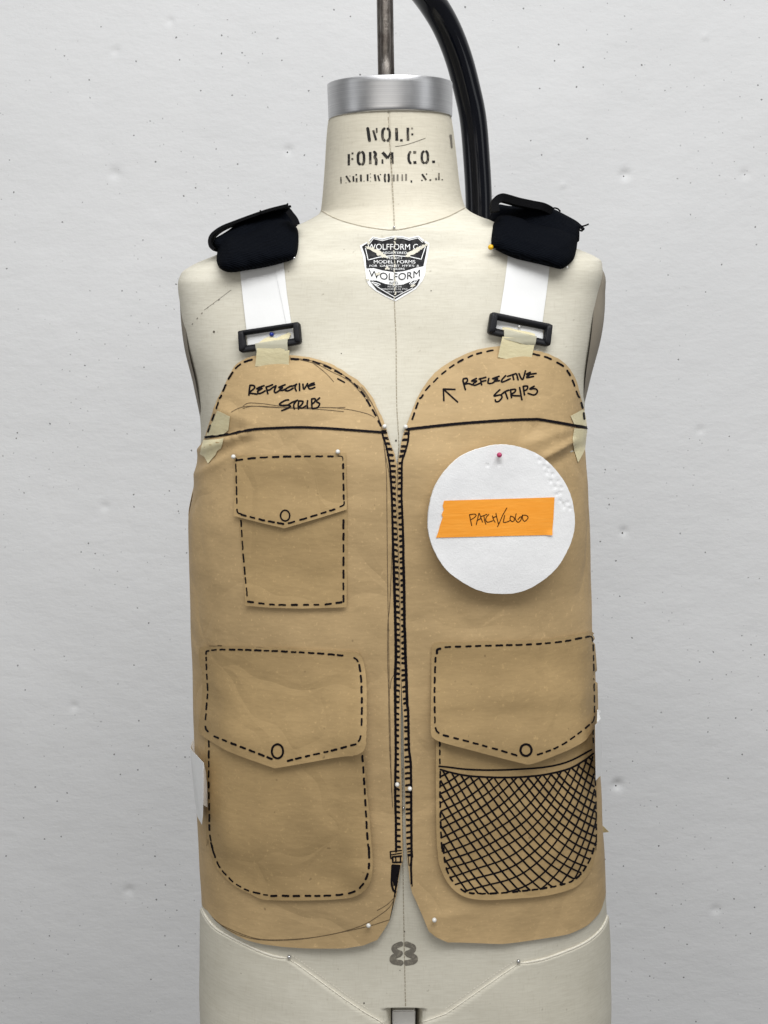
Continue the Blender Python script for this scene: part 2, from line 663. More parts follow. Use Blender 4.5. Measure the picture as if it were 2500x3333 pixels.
class Ink:
    """marker strokes lying on a surface, collected into one mesh"""

    def __init__(self):
        self.v, self.f = [], []

    def stroke(self, surfs, pts, w, off=0.00025, step=5.0, smooth=True, jit=0.08, w2=None, curve=True, flat=False):
        if len(pts) == 1:
            x, y = pts[0]
            pts = [(x, y - w * (0.45 if flat else 0.12)), (x, y + w * (0.45 if flat else 0.12))]
        if curve and len(pts) > 2:
            pts = catmull(pts, 6)
        pts = resample(pts, step)
        P = np.array(pts)
        n = len(P)
        T = np.gradient(P, axis=0)
        T /= np.maximum(np.linalg.norm(T, axis=1, keepdims=True), 1e-9)
        h = w / 2
        ext = [(P[0] - T[0] * h * 0.85, T[0], 0.25), (P[0] - T[0] * h * 0.5, T[0], 0.8)]
        ext += [(P[i], T[i], 1.0) for i in range(n)]
        ext += [(P[-1] + T[-1] * h * 0.5, T[-1], 0.8), (P[-1] + T[-1] * h * 0.85, T[-1], 0.25)]
        if flat:
            ext = ext[2:-2]
        base = len(self.v)
        bad = []
        m_ = len(ext)
        for i, (p, tt, k) in enumerate(ext):
            nn = np.array([-tt[1], tt[0]])
            ww = h if w2 is None else (h + (w2 / 2 - h) * i / m_)
            for s in (-1, 0, 1):
                q = p + nn * s * ww * k * (1 + random.uniform(-jit, jit))
                MISS[0] = False
                a, nv = cast(surfs, q[0], q[1])
                bad.append(MISS[0])
                self.v.append(a + nv * off)
        for i in range(m_ - 1):
            for s in (0, 1):
                k = i * 3 + s
                if any(bad[j] for j in (k, k + 1, k + 3, k + 4)):
                    continue
                a = base + k
                self.f.append((a, a + 1, a + 4, a + 3))

    def dashes(self, surfs, path, w, ln, gap, curve=True, jit=0.2):
        if curve and len(path) > 2:
            path = catmull(path, 8)
        P = np.array(resample(path, 2.0))
        s = np.concatenate([[0], np.cumsum(np.linalg.norm(np.diff(P, axis=0), axis=1))])
        x = 0.0
        while x < s[-1] - ln * 0.4:
            l = (ln - w * 0.6) * random.uniform(1 - jit, 1 + jit)
            e = min(x + l, s[-1])
            ss = np.linspace(x, e, 5)
            pts = [(np.interp(k, s, P[:, 0]) + random.uniform(-.5, .5), np.interp(k, s, P[:, 1]) + random.uniform(-.5, .5)) for k in ss]
            self.stroke(surfs, pts, w * random.uniform(0.98, 1.3), curve=False)
            x = e + (gap + w * 0.6) * random.uniform(1 - jit, 1 + jit)

    def poly(self, surfs, pts, off=0.00025, step=8.0):
        p, tri = fill(pts, step)
        vs = []
        for x, y in p:
            a, nv = cast(surfs, x, y)
            vs.append(a + nv * off)
        tri = tris_face_cam(vs, tri)
        base = len(self.v)
        self.v += vs
        self.f += [tuple(k + base for k in f) for f in tri]

    def build(self, name, material, parent):
        used = sorted({k for f in self.f for k in f})
        re_ = {k: i for i, k in enumerate(used)}
        return mk(name, [self.v[k] for k in used], [tuple(re_[k] for k in f) for f in self.f], material, parent)


def tube(path, r, seg=12, caps=True):
    P = [Vector(p) for p in path]
    n = len(P)
    rad = r if hasattr(r, '__len__') else [r] * n
    vs, fs = [], []
    up = Vector((0.13, 0.9, 0.21)).normalized()
    for i in range(n):
        t = (P[min(i + 1, n - 1)] - P[max(i - 1, 0)]).normalized()
        a = t.cross(up).normalized()
        b_ = t.cross(a)
        up = -b_.cross(t).cross(t) if False else up
        for k in range(seg):
            an = 2 * math.pi * k / seg
            vs.append(P[i] + (a * math.cos(an) + b_ * math.sin(an)) * rad[i])
    for i in range(n - 1):
        for k in range(seg):
            q = (k + 1) % seg
            fs.append((i * seg + k, i * seg + q, (i + 1) * seg + q, (i + 1) * seg + k))
    if caps:
        fs.append(tuple(reversed(range(seg))))
        fs.append(tuple(range((n - 1) * seg, n * seg)))
    return vs, fs


# ------------------------------------------------------------------ wall
WY = 0.75
x0, x1, z0, z1, st = -0.85, 0.85, 0.22, 1.85, 0.003
gx = np.arange(x0, x1, st)
gz = np.arange(z0, z1, st)
GX, GZ = np.meshgrid(gx, gz)
GY = np.full(GX.shape, WY)
rng = np.random.RandomState(3)
GY += 0.0008 * np.sin(GX * 17 + 1.3 * np.sin(GZ * 9)) + 0.0007 * np.sin(GZ * 23 + 1.7 * np.sin(GX * 13))
dimples = [(939, 490, 8, 2.6), (2035, 568, 9, 4.5), (2010, 2555, 10, 5), (374, 565, 10, 2.6), (2425, 565, 8, 2), (375, 165, 7, 2), (553, 68, 6, 2.5),
           (2295, 118, 5, -2), (1832, 602, 5, -2), (340, 1650, 8, 2), (2280, 1400, 7, 2), (240, 2300, 8, 2.2), (420, 2900, 10, 2.5), (2330, 2960, 9, 2), (2030, 1730, 7, 3.2)]
for k in range(70):
    dimples.append((rng.uniform(0, 2500), rng.uniform(0, 3333), rng.uniform(6, 16), rng.choice([-1, 1, 1]) * rng.uniform(0.1, 0.4)))
for px, py, r, dep in dimples:
    p = at_y(px, py, WY)
    d2 = (GX - p.x) ** 2 + (GZ - p.z) ** 2
    GY += 1.1 * dep * 1e-3 * np.exp(-d2 / (r * 0.62e-3) ** 2)
vs = np.stack([GX, GY, GZ], -1).reshape(-1, 3)
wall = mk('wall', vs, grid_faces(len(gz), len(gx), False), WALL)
# outer wall rim so that the plaster runs on beyond the frame
bm = bmesh.new()
ring_in = [(x0, z0), (gx[-1], z0), (gx[-1], gz[-1]), (x0, gz[-1])]
ring_out = [(-2.6, -0.0), (2.6, -0.0), (2.6, 3.0), (-2.6, 3.0)]
iv = [bm.verts.new((x, WY + 0.002, z)) for x, z in ring_in]
ov = [bm.verts.new((x, WY + 0.002, z)) for x, z in ring_out]
for k in range(4):
    q = (k + 1) % 4
    bm.faces.new((iv[k], iv[q], ov[q], ov[k]))
me = bpy.data.meshes.new('wall_surround')
bm.to_mesh(me)
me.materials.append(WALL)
ws = bpy.data.objects.new('wall_surround', me)
COL.objects.link(ws)
ws.parent = wall
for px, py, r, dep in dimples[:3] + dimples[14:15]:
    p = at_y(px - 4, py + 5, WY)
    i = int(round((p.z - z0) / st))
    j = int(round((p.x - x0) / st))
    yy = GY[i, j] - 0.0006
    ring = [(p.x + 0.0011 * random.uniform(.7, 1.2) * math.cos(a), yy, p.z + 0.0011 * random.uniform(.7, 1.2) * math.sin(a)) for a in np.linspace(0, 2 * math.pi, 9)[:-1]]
    mk('pit_shade_disc', ring + [(p.x, yy - 0.0001, p.z)], [(k, (k + 1) % 8, 8) for k in range(8)], STENCIL, wall)  # dark disc laid on the dent in place of a pit's shade
wall['kind'] = 'structure'
wall['label'] = 'white painted plaster wall with pin holes and dents'

# ------------------------------------------------------------------ dress form
RINGS = [
    (1070, 388, 1471, 378, .047, .049, 2.0),
    (1066, 420, 1476, 410, .048, .050, 2.0),
    (1057, 530, 1488, 520, .050, .052, 2.0),
    (1050, 630, 1502, 618, .054, .056, 2.05),
    (1042, 690, 1520, 676, .058, .060, 2.1),
    (1000, 718, 1570, 706, .063, .064, 2.2),
    (850, 772, 1740, 752, .074, .074, 2.5),
    (706, 830, 1882, 812, 0.0780, .082, 2.9),
    (625, 864, 1938, 836, 0.0820, .085, 3.3),
    (590, 890, 1958, 852, 0.0840, .086, 3.6),
    (580, 925, 1962, 885, 0.0870, .087, 3.8),
    (590, 1000, 1944, 960, 0.0905, .088, 3.8),
    (609, 1127, 1926, 1095, 0.0970, .09, 3.6),
    (638, 1258, 1908, 1230, 0.1070, .09, 3.2),
    (656, 1400, 1900, 1378, 0.1155, .09, 2.9),
    (650, 1500, 1900, 1480, 0.1180, .09, 2.8),
    (630, 1700, 1902, 1690, 0.1165, .09, 2.7),
    (634, 2000, 1915, 1992, 0.1105, .09, 2.7),
    (646, 2400, 1940, 2398, 0.1055, .09, 2.7),
    (656, 2700, 1956, 2700, 0.1030, .09, 2.7),
    (657, 2950, 1974, 2952, 0.1000, .092, 2.7),
    (654, 3150, 1984, 3155, 0.1030, .094, 2.7),
    (657, 3333, 1983, 3338, 0.1075, .094, 2.7),
    (662, 3700, 1972, 3706, 0.1120, .09, 2.7),
]
BODY = Surf(RINGS)
seam_neck = Z1((212, 1518), (300, 1568), (430, 1612), (580, 1643), (735, 1657), (860, 1637), (1000, 1602), (1130, 1558), (1252, 1495))
neck_px = np.array(catmull([(880, 640)] + seam_neck + [(1700, 600)], 8))
hip_l = catmull([(600, 2880), (650, 2945)] + B1((165, 640), (230, 715), (330, 775), (450, 835), (560, 885), (660, 918), (745, 930)), 8)
hip_r = catmull(B2((915, 905), (1050, 885), (1200, 835), (1330, 780), (1420, 720), (1480, 650), (1510, 560)) + [(1985, 2900), (2010, 2860)], 8)
leg_l = resample(B1((745, 930), (830, 985), (1000, 1110), (1150, 1220), (1300, 1320), (1400, 1375)) + [(1262, 3345)], 12)
leg_r = resample(B2((915, 905), (800, 980), (650, 1085), (500, 1190), (420, 1245), (340, 1275)) + [(1370, 3330)], 12)
low = sorted(hip_l + leg_l[1:]) + sorted(leg_r + hip_r[1:])
low = np.array(low)

ts = np.unique(np.concatenate([np.linspace(388, 700, 90), np.linspace(700, 930, 130), np.linspace(930, 2850, 190), np.linspace(2850, 3345, 230), np.linspace(3345, 3700, 20)]))
NPH = 420
P_, T_, XYZ = BODY.grid(ts, NPH)
NRM = BODY.normal(P_, T_)
front = np.cos(P_) > 0
v = XYZ - np.array(CAM)
zc = v @ np.array(FW)
PX = W / 2 + F * (v @ np.array(RT)) / zc
PY = H / 2 - F * (v @ np.array(UP)) / zc


def sstep(a, b_, x):
    k = np.clip((x - a) / (b_ - a), 0, 1)
    return k * k * (3 - 2 * k)


# the legs are laced on below the hip line: a slightly proud layer
yl = np.interp(PX, low[:, 0], low[:, 1])
disp = np.where(front, 0.0016 * sstep(-3, 5, PY - yl), 0.0)
# neck cover sits under the chest cloth
yn = np.interp(PX, neck_px[:, 0], neck_px[:, 1])
neckmask = (PY < yn) & (T_ < 760)
disp = disp - np.where(front & (T_ < 790), 0.0008 * sstep(-3, 3, yn - PY), 0)
# soft irregularities of stuffed canvas
disp = disp + 0.0006 * np.sin(XYZ[..., 0] * 41 + 2 * np.sin(XYZ[..., 2] * 33)) * np.sin(XYZ[..., 2] * 37 + 1.0)
disp = disp - np.where(front, 0.0011 * np.exp(-((PX - np.interp(PY, [380, 1000, 2800, 3280], [1265, 1284, 1312, 1319])) / 3.5) ** 2), 0)
XYZ = XYZ + NRM * disp[..., None]
# the gap between the legs
gap = np.where(front | True, sstep(3282, 3292, PY) * sstep(46, 38, np.abs(PX - 1315)), 0) * front
XYZ[..., 1] += gap * 0.085
nr, nc = XYZ.shape[:2]
allv = XYZ.reshape(-1, 3)
allf = grid_faces(nr, nc)
nm = neckmask.reshape(-1)
fa = np.array(allf)
isneck = nm[fa].sum(1) >= 2
form = empty('dress_form')
form.location = (0, 0, 0)
tag(form, 'cream canvas dress form torso with aluminium neck cap', 'dress form')


def sub(name, mask, material, cap_last=None):
    f = fa[mask]
    used, inv = np.unique(f, return_inverse=True)
    return mk(name, allv[used], inv.reshape(f.shape).tolist(), material, form)


sub('neck', isneck, CANVAS_NECK)
sub('torso', ~isneck, CANVAS)
BB = BVHTree.FromPolygons(allv.tolist(), allf)

# stuffed bottom between the legs and the paper block hung there
p0 = at_y(1277, 3290, -0.088)
p1 = at_y(1352, 3289, -0.088)
bm = bmesh.new()
c8 = []
for yy in (-0.088, -0.02):
    for x, z in ((p0.x, p0.z), (p1.x, p1.z), (p1.x - .001, p1.z - 0.1), (p0.x + .001, p0.z - 0.1)):
        c8.append(bm.verts.new((x, yy, z + (0.001 if yy > -0.05 else 0))))
for f in ((0, 1, 2, 3), (7, 6, 5, 4), (0, 4, 5, 1), (1, 5, 6, 2), (2, 6, 7, 3), (3, 7, 4, 0)):
    bm.faces.new([c8[k] for k in f])
bmesh.ops.recalc_face_normals(bm, faces=bm.faces)
bmesh.ops.bevel(bm, geom=list(bm.edges), offset=0.0008, segments=2, affect='EDGES')
me = bpy.data.meshes.new('leg_spacer')
bm.to_mesh(me)
me.materials.append(WHITE)
o = bpy.data.objects.new('leg_spacer', me)
COL.objects.link(o)
o.parent = form

# neck cap
cr = [(1068, 275.2, 1470, 269.2, .0482, .0482, 2), (1065.8, 276, 1472.4, 270, .0488, .0488, 2), (1065, 278, 1473, 272, .049, .049, 2), (1067, 335, 1473, 328, .049, .049, 2),
      (1069, 386, 1472, 376, .0488, .0488, 2), (1070, 389, 1471, 379, .0482, .0482, 2), (1080, 390, 1461, 380, .046, .046, 2)]
CAPS = Surf(cr)
CAPS.tan *= 0
tt = np.concatenate([np.linspace(cr[k][1], cr[k + 1][1], 4)[:-1] for k in range(len(cr) - 1)] + [[cr[-1][1]]])
rows = []
for t in tt:
    i = min(np.searchsorted(CAPS.t, t, side='right') - 1, len(cr) - 2)
    s = (t - CAPS.t[i]) / (CAPS.t[i + 1] - CAPS.t[i])
    q = CAPS.cols[i] * (1 - s) + CAPS.cols[i + 1] * s
    an = np.linspace(-math.pi, math.pi, 128, endpoint=False)
    u, w = np.sin(an), np.cos(an)
    rows.append(np.stack([(q[0] + q[2]) / 2 + u * (q[2] - q[0]) / 2, -q[4] * w, (q[1] + q[3]) / 2 + u * (q[3] - q[1]) / 2], -1))
cv = np.array(rows).reshape(-1, 3)
cf = grid_faces(len(tt), 128) + [tuple(range(128))] + [tuple(reversed(range((len(tt) - 1) * 128, len(tt) * 128)))]
cap = mk('neck_cap', cv, cf, ALU, form)

# armhole plates
def plate(side):
    rows, nc_ = [], 24
    pys = np.linspace(0, 1, 40)
    vs = []
    for s in pys:
        py = (918 if side < 0 else 860) + s * 560
        hw = 0.058 * max(0.02, math.sqrt(max(0, 1 - (2 * s - 1) ** 2))) ** 0.8
        r = BODY.row(np.array(py if side < 0 else np.interp(py, BODY.tr, BODY.t)))
        bx, bz = (r[0], r[1]) if side < 0 else (r[2], r[3])
        out = (0.0022 if side < 0 else 0.0085) * math.sin(math.pi * min(1, s * 1.25) ** 0.75) if s < 0.8 else 0
        for k in range(nc_ + 1):
            q = -1 + 2 * k / nc_
            e = (1 - abs(q) ** 4)
            vs.append((bx + side * (-0.0045 + (0.0045 + out) * e), q * hw, bz))
    f = grid_faces(40, nc_ + 1, False)
    if side > 0:
        f = [tuple(reversed(x)) for x in f]
    o = mk('armhole_plate', vs, f, PLATE, form)
    return o


plate(-1)
plate(1)

# seams, stencils and marks on the canvas
S = Ink()
S.stroke([BB], seam_neck, 2.8, step=6)
S.build('seam', SEAM, form)
for path in (Z1((694, 845), (703, 1000), (718, 1200), (733, 1500), (738, 1645)), [(1284, 982), (1286, 1037), (1289, 1100), (1291, 1300), (1295, 1379), (1298, 1445), (1294, 1520)],
             [(1311, 2500), (1311, 2700), (1312, 2845), (1315, 3037), (1320, 3279)]):
    S = Ink()
    S.dashes([BB], path, 2.6, 9, 3)
    S.build('seam', SEAM, form)
for path, r in ((hip_l, 0.0010), (hip_r, 0.0010), (leg_l, 0.0005), (leg_r, 0.0005)):
    pp = [q for q in path if 650 < q[0] < 1983]
    pts3 = []
    for x, y in resample(pp, 10):
        p, n = cast([BB], x, y - 1, 0)
        pts3.append(p + n * 0.0003)
    v3, f3 = tube(pts3, [r * (0.35 + 0.65 * min(1, min(i, len(pts3) - 1 - i) / 5)) for i in range(len(pts3))], 8)
    mk('piping', v3, f3, CANVAS_EDGE, form)
for path in (leg_l, leg_r):
    S = Ink()
    S.dashes([BB], [(x + (6 if path is leg_l else -6), y - 16) for x, y in path[1:-8]], 3.0, 6, 5, curve=False)
    S.build('stitching', CANVAS_EDGE, form)

K = Ink()
K2 = Ink()


def st(pts, w, ink=None):
    (ink or K).stroke([BB], ZC(*pts), w / 4.366, step=4, jit=0.05, curve=len(pts) > 2, flat=len(pts) < 3)


for pts, w in [([(512, 165), (525, 250), (538, 340)], 44), ([(590, 190), (632, 335)], 32), ([(638, 160), (640, 230)], 24),
               ([(748, 168), (724, 200), (724, 300), (750, 338)], 38), ([(795, 168), (820, 200), (820, 300), (795, 338)], 38),
               ([(920, 160), (925, 340)], 42), ([(988, 335)], 38), ([(1080, 155), (1082, 340)], 38), ([(1143, 250)], 30),
               ([(245, 530), (245, 690)], 34), ([(295, 600)], 30), ([(297, 520)], 28),
               ([(398, 506), (376, 540), (378, 640), (402, 676)], 38), ([(436, 502), (458, 540), (458, 640), (438, 676)], 38),
               ([(548, 500), (548, 672)], 36), ([(605, 500), (625, 530), (612, 575), (632, 610), (632, 672)], 40),
               ([(722, 505), (795, 590)], 44), ([(790, 590), (840, 510)], 30), ([(852, 505), (858, 672)], 46), ([(720, 605), (722, 668)], 26),
               ([(1114, 502), (1094, 540), (1094, 620), (1118, 660)], 36), ([(1178, 506)], 42), ([(1180, 650)], 44),
               ([(1302, 494), (1280, 530), (1280, 620), (1306, 656)], 36), ([(1340, 492), (1362, 530), (1362, 620), (1338, 656)], 36), ([(1445, 640)], 40),
               ([(132, 855), (135, 950)], 18), ([(205, 840), (265, 930)], 26), ([(308, 842), (312, 922)], 24), ([(350, 825)], 24), ([(355, 872), (355, 930)], 26),
               ([(415, 822), (418, 920)], 28), ([(510, 817), (512, 915)], 26), ([(610, 818), (625, 915)], 28), ([(655, 832), (680, 915)], 24), ([(693, 822)], 18),
               ([(758, 820), (752, 870), (760, 920)], 28), ([(806, 820), (812, 870), (806, 920)], 28), ([(1128, 905), (1132, 935)], 24),
               ([(1280, 815), (1340, 900)], 28), ([(1345, 815)], 18), ([(1280, 905)], 20), ([(1398, 900)], 26), ([(1520, 800), (1520, 900)], 22), ([(1478, 868), (1482, 902)], 22), ([(1568, 895)], 20)]:
    st(pts, w)
for pts, w in [([(1140, 165)], 28), ([(262, 842)], 14), ([(205, 940)], 14), ([(550, 812)], 16), ([(552, 862)], 16), ([(550, 915)], 14), ([(460, 915)], 16),
               ([(880, 822), (882, 920)], 26), ([(935, 818), (935, 915)], 26), ([(1000, 818), (1002, 912)], 22), ([(1055, 812), (1055, 908)], 26)]:
    st(pts, w, K2)
SIZE8 = [([(115, 772), (72, 792), (74, 818), (112, 836)], 36), ([(104, 842), (62, 862), (62, 888), (115, 900)], 38),
               ([(150, 772), (196, 792), (192, 818), (154, 836)], 36), ([(162, 842), (206, 862), (202, 888), (150, 900)], 38)]
K2.build('faded_lettering', STENCIL_F, form)['kind'] = 'stuff'
K2 = Ink()
for pts, w in SIZE8:
    K2.stroke([BB], B2(*pts), w / 2.074, step=5, jit=0.04)
K2.build('size_number', STENCIL_F, form)
K2 = Ink()
K2.stroke([BB], Z1((1142, 975), (1150, 1060)), 8, w2=5)
K2.build('smudge', STENCIL_F, form)
K2 = Ink()
K2.stroke([BB], Z1((745, 1055), (830, 1040), (960, 995)), 2.0)
K2.build('scratch', STENCIL_F, form)
K2 = Ink()
K2.dashes([BB], Z2((180, 1080), (290, 960), (420, 870)), 2.2, 5, 20)
K2.stroke([BB], Z2((275, 968), (380, 890), (480, 815)), 1.1)
K.build('stencil_lettering', STENCIL, form)
K2.build('scratch', STENCIL_F, form)
for x, y, w in Z2((348, 1137), (350, 1128))[0:1] and [(*Z2((348, 1137))[0], 7), (1289, 1434, 6), (*Z3((245, 822))[0], 3), (*Z4((1258, 1022))[0], 3.5), (1185, 3265, 5),
                                                       (1302, 3158, 3), (1317, 3032, 4), (*Z2((1330, 1305))[0], 3), (*Z2((880, 1010))[0], 3)]:
    K = Ink()
    K.stroke([BB], [(x, y)], w)
    K.build('pin_mark', STENCIL, form)

# maker's label
lab_px = Z4((470, 292), (600, 318), (700, 290), (760, 280), (870, 285), (960, 308), (1085, 278), (1165, 340), (1240, 388), (1220, 500), (1185, 700), (1178, 800), (1145, 885),
            (1050, 1000), (900, 1090), (775, 1165), (640, 1100), (500, 1020), (420, 950), (385, 890), (368, 740), (338, 560), (297, 415), (400, 362))
label, LB = sheet('maker_label', lab_px, [BB], 0.0004, 6, LABELW, form, 0.0002)
Kb = Ink()
Kb.poly([LB, BB], Z4((478, 305), (600, 335), (710, 302), (765, 296), (870, 300), (960, 326), (1080, 296), (1150, 358), (1208, 400), (1190, 520), (1155, 690), (1060, 708), (900, 755), (760, 772), (600, 745), (480, 715), (385, 720),
                      (372, 560), (325, 425), (410, 372)), 0.0003)
Kb.poly([LB, BB], Z4((430, 884), (520, 885), (640, 930), (760, 952), (880, 938), (1000, 890), (1110, 862), (1070, 950), (1000, 1005), (880, 1070), (770, 1138), (640, 1075), (520, 1005)), 0.0003)


def text(ink, s, cx, cy, h, width, arc=0.0, bold=0.0):
    cu = bpy.data.curves.new('lettering_curve', 'FONT')
    cu.body = s
    cu.offset = bold
    ob = bpy.data.objects.new('lettering_curve', cu)
    COL.objects.link(ob)
    dg = bpy.context.evaluated_depsgraph_get()
    me = ob.evaluated_get(dg).to_mesh()
    V = np.array([v_.co[:] for v_ in me.vertices])
    fs = [tuple(p.vertices) for p in me.polygons]
    ob.evaluated_get(dg).to_mesh_clear()
    bpy.data.objects.remove(ob)
    bpy.data.curves.remove(cu)
    lo, hi = V.min(0), V.max(0)
    out = []
    for q in V:
        u = (q[0] - lo[0]) / (hi[0] - lo[0]) - 0.5
        w_ = (q[1] - lo[1]) / (hi[1] - lo[1]) - 0.5
        x, y = Z4((cx + u * width, cy - w_ * h + arc * (1 - 4 * u * u)))[0]
        p, n = cast([LB, BB], x, y)
        out.append(p + n * 0.0005)
    fs = tris_face_cam(out, fs)
    base = len(ink.v)
    ink.v += out
    ink.f += [tuple(k + base for k in f) for f in fs]


Kw = Ink()
text(Kw, 'WOLFFORM Co', 770, 432, 80, 740)
text(Kw, 'REGISTERED', 770, 514, 30, 330)
text(Kw, 'PERFECT', 768, 582, 30, 210)
text(Kw, 'MODEL  FORMS', 765, 634, 46, 560)
text(Kw, "FOR  GARMENT  M'F'R'S  &", 762, 688, 28, 670)
text(Kw, 'RETAILERS', 775, 730, 26, 250)
text(Kw, 'P.O. BOX 510', 765, 968, 22, 185)
text(Kw, 'ENGLEWOOD, N.J. 07631', 765, 1003, 26, 350)
text(Kw, '(201) 567-6550', 765, 1040, 24, 215)
text(Kb, 'WOLFORM', 762, 782, 92, 690, 52, 0.0)
text(Kb, 'REG.', 762, 917, 32, 130)
for pts in [((430, 384), (480, 318), (600, 348), (720, 314), (770, 308), (870, 312), (960, 340), (1080, 310), (1142, 368)), ((372, 450), (408, 610), (560, 572), (760, 548), (980, 568), (1125, 600), (1182, 430)),
            ((455, 905), (540, 975), (660, 1048), (770, 1112), (880, 1050), (1010, 985))]:
    Kw.stroke([LB, BB], Z4(*pts), 2.4, off=0.0005, curve=False)
for pts in [((470, 905), (540, 925), (570, 940)), ((480, 925), (550, 955)), ((965, 930), (1010, 885), (1075, 880)), ((985, 935), (1040, 900)), ((1010, 940), (1060, 900))]:
    Kw.stroke([LB, BB], Z4(*pts), 2.6, off=0.0005)
Kb.build('label_print', LABELK, label)
Kw.build('label_lettering', LABELW, label)
wear = Ink()
for blob in [((370, 418), (470, 440), (520, 470), (600, 510), (655, 545), (600, 570), (540, 548), (470, 490), (390, 462)), ((1180, 400), (1240, 392), (1150, 455), (1080, 500), (1010, 545), (940, 580), (905, 560), (960, 505), (1040, 455)),
             ((650, 700), (700, 735), (640, 745)), ((500, 795), (590, 765), (560, 810), (520, 815)), ((985, 940), (1045, 930), (1030, 975), (985, 975)), ((390, 360), (440, 345), (420, 395)), ((590, 270), (620, 285), (600, 300)),
             ((1150, 320), (1180, 345), (1165, 375)), ((560, 545), (650, 540), (680, 590), (600, 580)), ((365, 845), (430, 870), (385, 890))]:
    c_ = [(x + random.uniform(-13, 13), y + random.uniform(-11, 11)) for x, y in resample(blob, 16, True)]
    wear.poly([LB, BB], Z4(*c_), 0.0007, 5)
for k in range(14):
    y = 300 + k * 62
    wear.stroke([LB, BB], Z4((768 + random.uniform(-12, 12), y), (766 + random.uniform(-14, 14), y + 25), (768, y + random.uniform(30, 50))), random.uniform(1.5, 5), off=0.0007, jit=0.5)
wear.build('torn_spot', CANVAS, label)

# ------------------------------------------------------------------ stand: rod and curved pipe
stand = empty('form_stand')
tag(stand, 'black curved stand pipe behind the form with steel hanging rod', 'stand')
v3, f3 = tube([at_y(1257.5, 262, 0), at_y(1255, 130, 0), at_y(1253, 0, 0), at_y(1251, -115, 0)], 0.0063, 24)
mk('hanging_rod', v3, f3, STEEL, stand)
pc = [(1570, 5500, .125), (1568, 2000, .125), (1565, 1000, .125), (1560, 740, .125), (1558, 640, .124), (1553, 543, .121), (1541, 396, .113), (1521, 294, .105), (1491, 183, .093), (1451, 84, .078), (1400, 0, .06),
      (1345, -66, .035), (1290, -105, .012), (1251, -120, 0)]
path = catmull([tuple(at_y(*q)) for q in pc], 10)
v3, f3 = tube(path, 0.0113, 32)
mk('curved_pipe', v3, f3, ENAMEL, stand)

# ------------------------------------------------------------------ paper vest
VR = [(638, 1060, 1932, 1028, .1035, .092, 3.6),
      (609, 1127, 1926, 1095, 0.0995, .093, 3.6),
      (637, 1258, 1909, 1230, 0.1095, .093, 3.2),
      (652, 1400, 1908, 1378, 0.1185, .094, 2.9),
      (640, 1500, 1907, 1480, 0.1215, .095, 2.8),
      (628, 1600, 1914, 1585, 0.1215, .096, 2.75),
      (613, 1700, 1919, 1690, 0.1200, .096, 2.7),
      (616, 1870, 1926, 1860, 0.1170, .096, 2.7),
      (621, 2045, 1931, 2040, 0.1140, .096, 2.7),
      (626, 2200, 1939, 2196, 0.1120, .096, 2.7),
      (631, 2400, 1949, 2398, 0.1095, .096, 2.7),
      (644, 2680, 1963, 2680, 0.1065, .097, 2.7),
      (651, 2800, 1970, 2800, 0.1055, .098, 2.7),
      (656, 2920, 1974, 2920, 0.1045, .098, 2.7),
      (657, 3050, 1978, 3052, 0.1040, .098, 2.7),
      (657, 3160, 1980, 3164, 0.1035, .098, 2.7)]
VR[0] = (609, 1060, 1937, 1028, .0945, .092, 3.7)
VEST = Surf(VR)
vts = np.linspace(1060, 3160, 300)
VNP = 480
VP, VT, VX = VEST.grid(vts, VNP)
VB0 = BVHTree.FromPolygons(VX.reshape(-1, 3).tolist(), grid_faces(300, VNP))


def vest_uv(px, py):
    d = ray(px, py)
    h = VB0.ray_cast(CAM, d)
    if h[0] is None:
        p = at_y(px, py, -0.01)
        h = VB0.find_nearest(p)
    i, j = divmod(h[2], VNP)
    a = Vector(VX[i, j])
    e1 = Vector(VX[i, (j + 1) % VNP]) - a
    e2 = Vector(VX[i + 1, j]) - a
    q = h[0] - a
    s = q.dot(e1) / e1.dot(e1)
    t = q.dot(e2) / e2.dot(e2)
    return (-math.pi + (j + s) * 2 * math.pi / VNP, vts[i] + t * (vts[1] - vts[0]))


creases = [  # px segment, width, height (m)
    (655, 1465, 812, 1406, 13, 0.0045), (690, 1420, 815, 1398, 10, -0.0018), (640, 1545, 770, 1465, 18, 0.0025), (660, 1510, 800, 1440, 16, -0.0018), (700, 1330, 820, 1375, 26, 0.002),
    (1770, 1487, 1866, 1434, 9, 0.0035), (1725, 1412, 1760, 1380, 24, -0.0018), (1720, 1440, 1850, 1400, 20, 0.002), (1790, 1520, 1900, 1450, 16, -0.002),
    (880, 1560, 1180, 1620, 60, -0.001), (640, 1900, 700, 2300, 40, -0.0008), (1200, 2150, 1240, 2600, 30, -0.0015), (1365, 2250, 1380, 2700, 26, -0.0012), (1420, 2985, 1520, 2970, 30, 0.0016),
    (1395, 3010, 1440, 3060, 20, 0.0015), (700, 2720, 1100, 2990, 70, 0.0008), (1500, 1960, 1880, 1900, 60, -0.001), (640, 1640, 660, 1800, 20, -0.0010), (1480, 1990, 1540, 2050, 35, -0.0012)]


def vest_disp(P, phi):
    d = 0.0011 * noise.noise(Vector(P) * 17.0) + 0.0006 * noise.noise(Vector((P[0] * 40, P[1] * 40, P[2] * 30 + 7)))
    if abs(phi) < 1.57:
        x, y = to_px(P)
        for x1_, y1_, x2_, y2_, w, a in creases:
            dx, dy = x2_ - x1_, y2_ - y1_
            l2 = dx * dx + dy * dy
            t = ((x - x1_) * dx + (y - y1_) * dy) / l2
            tc = min(1, max(0, t))
            q = math.hypot(x - x1_ - tc * dx, y - y1_ - tc * dy)
            if q < 3 * w:
                d += a * math.exp(-(q / w) ** 1.25) * (0.45 + 0.55 * math.sin(math.pi * (0.15 + 0.7 * tc)))
    return d


US, VS = 0.165, 0.00026


